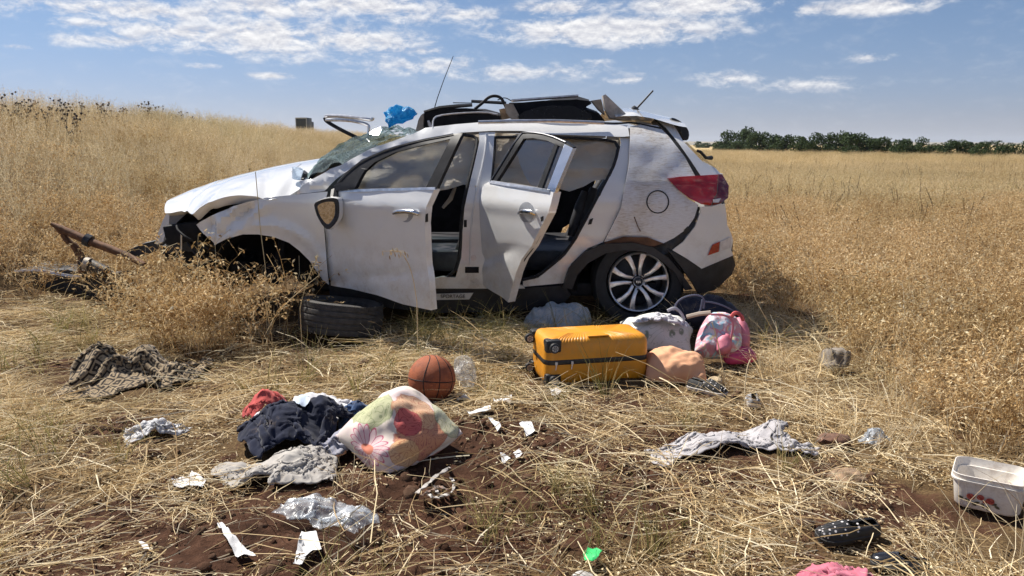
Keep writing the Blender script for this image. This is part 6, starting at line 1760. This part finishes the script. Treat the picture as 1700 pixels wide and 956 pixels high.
    for k, (pts, lab) in enumerate((([(360, 864), (368, 862), (382, 876), (424, 906), (394, 912), (380, 896)], 'pointed white paper strip on the soil at lower left'),
            ([(500, 878), (524, 878), (534, 908), (508, 914), (496, 926), (486, 924), (506, 900)], 'torn white paper piece at the lower centre below the plastic sheet'),
            ([(284, 788), (312, 786), (318, 776), (324, 788), (342, 788), (336, 798), (288, 798)], 'crumpled white tissue strip left of the trousers'),
            ([(775, 690), (814, 688), (815, 695), (780, 699)], 'long white paper strip in front of the basketball'),
            ([(758, 658), (770, 656), (790, 668), (784, 673), (764, 668)], 'white paper scrap beside the foot of the basketball'),
            ([(818, 664), (850, 668), (848, 673), (822, 672)], 'flat white paper scrap right of the basketball'),
            ([(810, 704), (818, 704), (832, 718), (826, 721)], 'narrow cream paper strip below the long white strip'),
            ([(862, 714), (880, 712), (888, 724), (874, 727)], 'square white paper scrap right of the paper strips'),
            ([(830, 758), (838, 756), (848, 762), (834, 768)], 'tiny white paper bit on bare soil right of the pillow'),
            ([(852, 752), (862, 750), (868, 757), (858, 760)], 'tiny square paper bit right of its twin on soil'),
            ([(490, 714), (512, 712), (518, 720), (500, 728), (492, 722)], None),
            ([(912, 652), (926, 642), (940, 646), (930, 656), (916, 660)], 'white paper scrap in front of the suitcase wheel'),
            ([(230, 898), (244, 902), (248, 908), (238, 908)], 'tiny paper bit on the soil at far lower left'))):
        if lab: scrap('paper_scrap', pts, paper, lab, .010, .014, k)
    pp = scrap('paper_tag', [(490, 714), (512, 712), (518, 720), (500, 728), (492, 722)], simple('pale_blue_paper', (.45, .52, .62), .7), 'small pale blue label lying on the navy garment', .16, .02, 3)
    gb = scrap('green_scrap', [(968, 918), (976, 912), (990, 911), (1000, 918), (994, 926), (982, 932), (972, 928)], simple('green_plastic', (.05, .50, .15), .35), 'bright green plastic scrap at the bottom centre', .02, .03, 5, 'scrap')
    stone('field_stone', 968, 956, (.05, .035, .022), (.40, .38, .36), 'pale flat stone at the bottom edge near the green scrap', seed=1)
    # ---- towel and stones on the right
    x, y = sp(1218, 755); tag(cloth('grey_towel', .80, .46, (.72, .56), (x, y), R(8), cloth_mat('grey_towel', (.50, .48, .49), (.40, .38, .39), .95, .08, 180), 96, 41, 150, [(.22, .05, .10, .075), (-.1, 0, .14, .04)], .004, fold=1.2, soft=.25), 'long pale grey towel crumpled on straw at the right', 'towel')
    EXCL.append((x, y, .36, .15))
    stone('field_stone', 1410, 808, (.075, .055, .045), (.27, .18, .115), 'brown stone below right of the grey towel', seed=2)
    stone('field_stone', 1388, 748, (.07, .05, .035), (.14, .075, .05), 'dark earthy clod right of the grey towel', 'clod', seed=3)
    x, y = sp(1452, 742); tag(cloth('plastic_bag', .24, .18, (.62, .55), (x, y), .7, film, 28, 44, 100, [(0, 0, .05, .07)], .001, fold=1.4), 'small clear crumpled bag half hidden in straw right of the clod', 'bag'); excl(1452, 745, .06, .05)
    wq = puff('grey_rag', [(1356, 590), (1372, 578), (1394, 576), (1410, 588), (1412, 606), (1396, 618), (1368, 614)], (1385, 618), 30, .07, cloth_mat('grey_rag', (.32, .28, .24), (.22, .19, .16)), step=4, wr=.024, wscale=16, rim=14, crumple=.028, seed=15); tag(wq, 'dusty grey rag in the straw at the edge of the crop', 'rag'); excl(1385, 612, .12, .1)
    # ---- luggage group right of the wheel
    bl = crinkle_film('bluish_bag', (.55, .66, .74), (.84, .87, .90), .4)
    wq = puff('carrier_bag', [(866, 540), (876, 524), (900, 512), (930, 507), (958, 510), (978, 520), (984, 534), (972, 546), (930, 551), (885, 551)], (925, 553), 34, .17, bl, step=3, wr=.026, wscale=15, rim=26, crumple=.030, seed=6); tag(wq, 'bluish white carrier bag on the grass beside the rear wheel', 'bag'); EXCL.append((G(925, 552).x, G(925, 552).y + .1, .25, .14))
    b = MB('leaf_print'); uv = b.coord('UV')
    v = b.mapping(uv, (5.0, 2.6, 1)); ds = b.voronoi(v, 1.6, rnd=.8); nzz = b.noise(uv, 14, 4, .6, .6)
    lf = b.math('MULTIPLY', b.mr(ds, .20, .32, 1, 0), b.mr(nzz, .38, .5)); lf2 = b.mr(b.math('ABSOLUTE', b.math('SUBTRACT', b.math('FRACT', b.math('MULTIPLY', b.noise(uv, 4, 2, .5, 1.5), 6)), .5)), 0, .07, 1, 0)
    col = b.mix(b.math('MULTIPLY', b.math('MAXIMUM', lf, b.math('MULTIPLY', lf2, .5)), .85), (.74, .73, .68), (.16, .22, .14))
    b.set(Base_Color=col, Roughness=.85); b.bump(b.noise(b.pos(), 240, 2), .25, .002)
    gp = G(1096, 588)
    wq = pillow('leaf_print_cushion', .54, .44, .90, (gp.x, gp.y + .22), R(-14), R(12), .04, b.m, 56, 12, 150, .0005, flat=.2); tag(wq, 'white cushion with green leaf print behind the suitcase', 'cushion')
    x, y = sp(1104, 556); g = G(1104, 540, .17)
    tag(cloth('white_shirt', .52, .32, (.62, .5), (g.x, g.y + .02, .15), R(-14), cloth_mat('white_linen', (.76, .75, .77), (.68, .67, .70)), 40, 52, 110, [(-.02, 0, .12, .06)], .004, fold=1.2), 'white shirt heaped on top of the leaf print cushion', 'clothing')
    # navy bag with wire handles
    nb = empty('navy_bag', (G(1170, 540).x, 5.05, 0), 'dark navy bag with loose handle loops behind the pink backpack', 'bag')
    wq = puff('bag_body', [(1100, 532), (1108, 514), (1126, 502), (1150, 492), (1170, 489), (1192, 498), (1216, 508), (1232, 522), (1236, 536), (1200, 545), (1130, 546)], (1170, 560), 40, .16, cloth_mat('navy_nylon', (.018, .021, .042), (.012, .014, .028), .6, 0), nb, step=4, wr=.016, wscale=12, rim=20, crumple=.016, seed=8)
    for pts in ([(1118, 516), (1124, 500), (1140, 491), (1160, 489), (1170, 496), (1168, 512)], [(1166, 500), (1190, 503), (1216, 514), (1236, 532)], [(1166, 497), (1164, 512), (1160, 520)]):
        Geo().tube([D(a, c_, 4.86) for a, c_ in chaikin(pts, 2, False)], .006, 6).obj('handle', simple('navy_strap', (.12, .13, .19), .6), nb)
    Geo().tube([D(a, c_, 4.84) for a, c_ in chaikin([(1108, 516), (1120, 510), (1130, 518), (1136, 530)], 2, False)], .010, 6).obj('trim_band', simple('grey_band', (.42, .42, .46), .6), nb)
    EXCL.append((1.1, 4.95, .42, .34)); EXCL.append((.98, 4.72, .34, .22)); EXCL.append((1.35, 4.70, .25, .22))
    # pink backpack
    b = MB('pink_backpack_print'); uv = b.coord('UV')
    n1 = b.noise(uv, 6.5, 3, .5, .8, True)
    sepc = b.N.new('ShaderNodeSeparateColor'); b.L.new(n1, sepc.inputs[0])
    col = b.mix(b.mr(sepc.outputs[0], .48, .56), (.66, .30, .36), (.74, .68, .72)); col = b.mix(b.mr(sepc.outputs[1], .55, .62), col, (.40, .58, .68)); col = b.mix(b.mr(sepc.outputs[2], .58, .64), col, (.72, .62, .36))
    b.set(Base_Color=col, Roughness=.6); b.bump(b.noise(b.pos(), 30, 4), .3, .006)
    pk = simple('pink_nylon', (.60, .19, .25), .55, .12, 8, bump=.2); hot = simple('hot_pink', (.60, .06, .17), .5)
    bp = empty('pink_backpack', (G(1195, 600).x, G(1195, 600).y, 0), 'pink pastel-printed child backpack slumped right of the cushion', 'backpack')
    puff('main_pack', [(1152, 590), (1156, 560), (1164, 540), (1176, 522), (1194, 520), (1212, 524), (1224, 530), (1232, 556), (1230, 582), (1208, 594), (1180, 596)], (1190, 601), 56, .20, b.m, bp, step=3.5, wr=.016, wscale=11, rim=24, crumple=.016, seed=9)
    puff('side_panel', [(1218, 530), (1226, 526), (1240, 538), (1246, 560), (1244, 580), (1232, 588), (1222, 580), (1216, 556)], (1232, 598), 58, .14, pk, bp, step=4, wr=.004, rim=14, seed=10)
    puff('front_pocket', [(1186, 562), (1206, 552), (1214, 562), (1216, 580), (1204, 590), (1190, 588)], (1200, 612), 56, .10, pk, bp, step=4, wr=.004, rim=10, seed=11)
    Geo().tube([D(a, c_, 4.48) for a, c_ in chaikin([(1208, 592), (1214, 560), (1218, 540), (1214, 528), (1200, 522), (1180, 522)], 2, False)], .007, 6).obj('piping', pk, bp)
    Geo().tube([D(a, c_, 4.6) for a, c_ in chaikin([(1214, 526), (1220, 518), (1230, 522), (1234, 532)], 2, False)], .012, 6).obj('grab_loop', simple('coral_strap', (.55, .09, .09), .6), bp)
    Geo().tube([D(a, c_, 4.55) for a, c_ in chaikin([(1140, 524), (1158, 520), (1180, 520)], 1, False)], [.014] * 4 + [.014], 6).obj('shoulder_strap', simple('beige_strap', (.46, .38, .31), .7), bp) if False else Geo().tube([D(1140, 526, 4.6), D(1160, 521, 4.58), D(1180, 519, 4.56)], .014, 6).obj('shoulder_strap', simple('beige_strap', (.46, .38, .31), .7), bp)
    wq = puff('pink_slipper', [(1196, 588), (1220, 578), (1244, 576), (1254, 588), (1258, 598), (1236, 604), (1206, 604)], (1226, 607), 30, .08, hot, step=4, wr=.006, rim=10, seed=12); tag(wq, 'hot pink slipper poking out under the pink backpack', 'slipper')
    # peach pillow
    b = MB('peach_pillowcase'); p = b.pos()
    col = b.mix(b.mr(b.noise(p, 5, 4), .4, .6), (.80, .44, .26), (.74, .39, .225)); b.set(Base_Color=col, Roughness=.85, Specular_IOR_Level=.2)
    b.bump(b.noise(p, 240, 2, .5), .25, .002); b.translucent(col, .1)
    gp = G(1130, 636)
    wq = pillow('peach_pillow', .38, .30, .89, (gp.x - .01, gp.y + .12), R(-6), R(15), .035, b.m, 60, 8, 150, .0005, flat=.2); tag(wq, 'peach orange pillow leaning against the end of the suitcase', 'pillow')
    EXCL.append((G(1125, 640).x, G(1125, 640).y + .12, .2, .18))
    stone('field_stone', 1188, 642, (.045, .04, .03), (.42, .32, .20), 'small tan stone right of the peach pillow', seed=4)
    black = simple('black_canvas', (.014, .014, .015), .7, .3, 30, bump=.3, bscale=200)
    sole_w = simple('dirty_white_sole', (.45, .42, .39), .7, .25, 30); sole_k = simple('black_sole', (.03, .028, .027), .7)
    g = G(1174, 656); shoe('canvas_shoe', g, R(-42), .215, .085, .085, black, sole_w, 'black canvas shoe with white dots in front of the peach pillow', 'shoe', .0035)
    g = G(1250, 672); shoe('grey_shoe', g, R(80), .13, .07, .06, simple('grey_canvas', (.22, .22, .23), .7), sole_w, 'small grey shoe in straw right of the dotted shoe', 'shoe')
    # bottom right: studded shoe, black shoe, pink cloth
    g = G(1404, 906); shoe('slip_on_shoe', g, R(196), .225, .08, .058, simple('black_slipper_cloth', (.012, .012, .014), .6, .3, 30), sole_k, 'black slip-on shoe with white heart marks at the lower right', 'shoe', .0042, tilt=R(-14))
    g = G(1494, 950); shoe('black_shoe', g, R(158), .17, .075, .055, simple('black_patent', (.012, .012, .014), .18, .3, 10, Coat_Weight=.6), sole_k, 'shiny black shoe at the bottom edge right of the pink cloth', 'shoe')
    x, y = sp(1395, 988); tag(cloth('pink_cloth', .30, .16, (.7, .6), (x, y), R(5), cloth_mat('pink_cotton', (.62, .20, .27), (.52, .14, .20)), 32, 61, 110, [(0, 0, .08, .035)], .006), 'pink cloth cut by the bottom edge of the picture', 'clothing')
    EXCL.append((x, y, .16, .1))
    # ---- on the car
    blue = crinkle_film('blue_bag_film', (.02, .36, .75), (.12, .66, .97), .5, .25)
    wq = puff('blue_bag', [(633, 184), (638, 183), (643, 176), (650, 176), (656, 172), (668, 176), (675, 175), (685, 180), (690, 187), (684, 191), (683, 195), (672, 198), (665, 203), (655, 203), (648, 206), (642, 211), (641, 204), (636, 199), (637, 192)], (660, 420), 75, .22, blue, step=2, wr=.030, wscale=9, rim=14, crumple=.036, seed=16, sm=0)
    # move it onto the roof: same outline at the car's depth
    me = wq.data; co = np.empty(len(me.vertices) * 3); me.vertices.foreach_get('co', co); co = co.reshape(-1, 3)
    ctr = np.array(D(662, 191, 6.1)); cur = co.mean(0); s = (6.1 / cur[1])
    co = (co - cur) * s; co = co + ctr; me.vertices.foreach_set('co', co.ravel()); me.update()
    tag(wq, 'bright blue plastic bag caught on the front of the torn roof', 'bag')
    c = D(492, 297, 5.66); cp = Geo().lathe([(.001, 0), (.030, 0), (.032, .004), (.037, .055), (.040, .075), (.042, .078), (.038, .076), (.034, .05), (.029, .006), (.001, .006)], 24, c=(0, 0, 0)).obj('plastic_cup', plastic_film('cup_film', (.85, .90, .95), .45, (.75, .82, .9)), None)
    cp.location = c; cp.rotation_euler = (R(8), R(14), 0); tag(cp, 'clear plastic cup standing upside on the crumpled bonnet corner', 'cup')
    cp['label'] = 'clear plastic cup wedged at the rear corner of the bonnet'
    # ---- loose tyre under the front door
    tread = simple('tyre_rubber', (.062, .058, .054), .85, .3, 24, bump=.3, bscale=120)
    ax = Vector((.10, .10, .98)).normalized(); q = Vector((0, 0, 1)).rotation_difference(ax).to_matrix()
    cen = Vector((D(566, 512, 5.28).x, 5.28, .140))
    t = empty('loose_tyre', (cen.x, cen.y, 0), 'torn-off tyre lying under the open front door', 'tyre')
    rr_ = .275; prof = [(.185, -.085), (.22, -.105), (.255, -.108)]
    for k, z in enumerate(np.linspace(-.10, .10, 41)):
        gv = .007 if any(abs(z - gz_) < .006 for gz_ in (-.062, -.022, .022, .062)) else 0
        prof.append((rr_ + .012 * (1 - (z / .1) ** 2) - gv, z))
    prof += [(.255, .108), (.22, .105), (.185, .085), (.18, 0)]
    g = Geo(); g.lathe(prof, 96, 'Z', cen, q, True)
    # torn lip on the upper side
    for i, v in enumerate(g.v):
        d = q.transposed() @ (Vector(v) - cen); a = math.atan2(d.y, d.x)
        if d.z > .02: dz = .05 * math.exp(-((a + .2) / .5) ** 2); g.v[i] = tuple(Vector(v) + ax * (-dz) * (d.z / .1))
    g.obj('tyre_carcass', tread, t)
    g = Geo()
    for k in range(120):
        a = k / 120 * 2 * PI
        for (z0, z1) in ((.066, .098), (-.098, -.066)):
            e = Vector((math.cos(a), math.sin(a), 0)); s_ = Vector((-math.sin(a), math.cos(a), 0))
            r_ = rr_ + .012 * (1 - (.08 / .1) ** 2) + .0015
            p = [e * r_ + s_ * w_ + Vector((0, 0, z)) for z in (z0, z1) for w_ in (-.0045, .0045)]
            p = [cen + q @ v for v in p] + [cen + q @ (v - e * .008) for v in p]
            g.add(p, [(0, 1, 3, 2), (0, 4, 5, 1), (2, 3, 7, 6), (0, 2, 6, 4), (1, 5, 7, 3)])
    tb = g.obj('tread_blocks', tread, t, False); tag(tb, kind='stuff')
    Geo().lathe([(.06, -.02), (.15, -.03), (.175, -.06), (.183, .0), (.175, .06), (.15, .04), (.06, .02)], 40, 'Z', cen, q).obj('rim', MATS['alu_dark'], t)
    EXCL.append((cen.x, cen.y - .1, .36, .36))
    # ---- axle parts thrown off at the left
    rust = MATS['rust']; Y0 = 6.25
    t = empty('steering_axle', (D(130, 470, Y0).x, Y0, 0), 'rusty suspension shaft with a bent arm sticking up left of the car', 'axle')
    Geo().tube([D(a, c_, Y0 - d_) for a, c_, d_ in ((85, 371, 0), (96, 377, 0), (120, 388, .02), (146, 400, .04), (180, 412, .08), (214, 426, .14), (240, 440, .2))], [.012, .026, .032, .032, .031, .028, .022], 10).obj('shaft', rust, t)
    Geo().tube([D(146, 399, Y0 - .04) + Vector((-.022, 0, .010)), D(146, 399, Y0 - .04) + Vector((.022, 0, -.010))], .050, 14).obj('collar', MATS['alu_dark'], t)
    Geo().tube(chaikin([D(90, 373, Y0), D(102, 386, Y0), D(114, 402, Y0), D(126, 410, Y0), D(136, 432, Y0), D(138, 452, Y0)], 1, False), [.016, .018, .02, .022, .024, .026, .028, .03, .034, .036, .038, .04][:12], 10).obj('arm', rust, t)
    Geo().tube([D(138, 438, Y0), D(152, 441, Y0 - .02), D(178, 452, Y0 - .05)], [.055, .052, .048], 14).obj('bush', simple('axle_dark', (.05, .045, .04), .6), t)
    Geo().tube([D(141, 438, Y0 - .03), D(149, 440, Y0 - .03)], .0575, 14).obj('bush_ring', simple('axle_worn_steel', (.40, .36, .31), .5, .2, 20, .4), t)
    t2 = empty('bumper_debris', (D(110, 470, 6.2).x, 6.2, 0), 'broken black bumper piece half buried in straw under the rusty shaft', 'debris')
    slab('bumper_shell', [(18, 452), (60, 446), (110, 448), (150, 456), (185, 450), (192, 466), (186, 484), (150, 500), (110, 500), (50, 480)], 6.22, 6.5, MATS['blackp'], t2, .06)
    Geo().tube([D(24, 451, 6.2), D(60, 449, 6.2), D(110, 458, 6.2), D(134, 460, 6.2)], [.012, .02, .02, .01], 6).obj('silver_trim', MATS['alu'], t2)
    t3 = slab('bumper_strip', [(206, 412), (240, 404), (276, 398), (300, 402), (300, 414), (262, 418), (230, 424), (210, 420)], 6.15, 6.3, MATS['blackp'], None, .03); tag(t3, 'black plastic strip torn from the nose lying by the shaft', 'debris')
    EXCL.append((D(120, 470, 6.2).x, 6.15, .36, .12))
    # ---- single dry stalks in front of the car
    for k, (pts, Y, lab) in enumerate((([(440, 440), (432, 380), (428, 330), (424, 285)], 5.2, 'thin bare stalk crossing the front wing'),
            ([(498, 512), (506, 478), (516, 450), (528, 425)], 4.95, 'dry oat stalk with drooping seeds left of the loose tyre'),
            ([(692, 500), (684, 450), (668, 418), (650, 416)], 4.7, 'pale nodding oat stalk in front of the front door'),
            ([(1237, 690), (1236, 650), (1240, 610), (1246, 596)], 3.7, 'bent thick straw stem standing right of the canvas shoe'),
            ([(1205, 640), (1198, 600), (1190, 560), (1182, 535)], 3.9, 'thin dark stem standing in front of the pink backpack'),
            ([(1290, 560), (1262, 512), (1250, 488), (1252, 470)], 5.0, 'branched pale twig behind the pink backpack'))):
        P = [D(a, c_, Y) for a, c_ in chaikin(pts, 2, False)]
        P.insert(0, Vector((P[0].x, P[0].y, float(hz(P[0].x, P[0].y)) - .01)))
        g = Geo(); g.tube(P, [.0028] * len(P), 5)
        if k in (1, 2, 5):
            for q in range(12):
                p = P[random.randint(len(P) // 2, len(P) - 1)]; e = p + Vector((random.gauss(0, .03), random.gauss(0, .02), random.uniform(-.03, .02))); g.tube([p, e], .001, 4)
                if k != 5: g.tube([e, e + Vector((.004, 0, -.016)), e + Vector((.006, 0, -.03))], [.001, .0045, .001], 5)
        tag(g.obj('dry_stalk', M_straw, None), lab, 'dry stalk')
build_items()

def build_haze():
    """the air between here and the far ridge"""
    g = Geo(); g.box((0, 5000, 60), (26000, 20400, 140)); o = g.obj('haze', None, None, False)
    m = bpy.data.materials.new('haze_air'); m.use_nodes = True; nt = m.node_tree; nt.nodes.clear()
    out = nt.nodes.new('ShaderNodeOutputMaterial'); v = nt.nodes.new('ShaderNodeVolumePrincipled')
    v.inputs['Color'].default_value = (.80, .86, .95, 1); v.inputs['Density'].default_value = .00012; v.inputs['Anisotropy'].default_value = .2
    nt.links.new(v.outputs[0], out.inputs['Volume']); o.data.materials.append(m)
    tag(o, 'thin blue summer haze over the far fields', 'haze', kind='stuff')
build_haze()
build_plants()
build_thistles()
build_trees()
build_lorry()
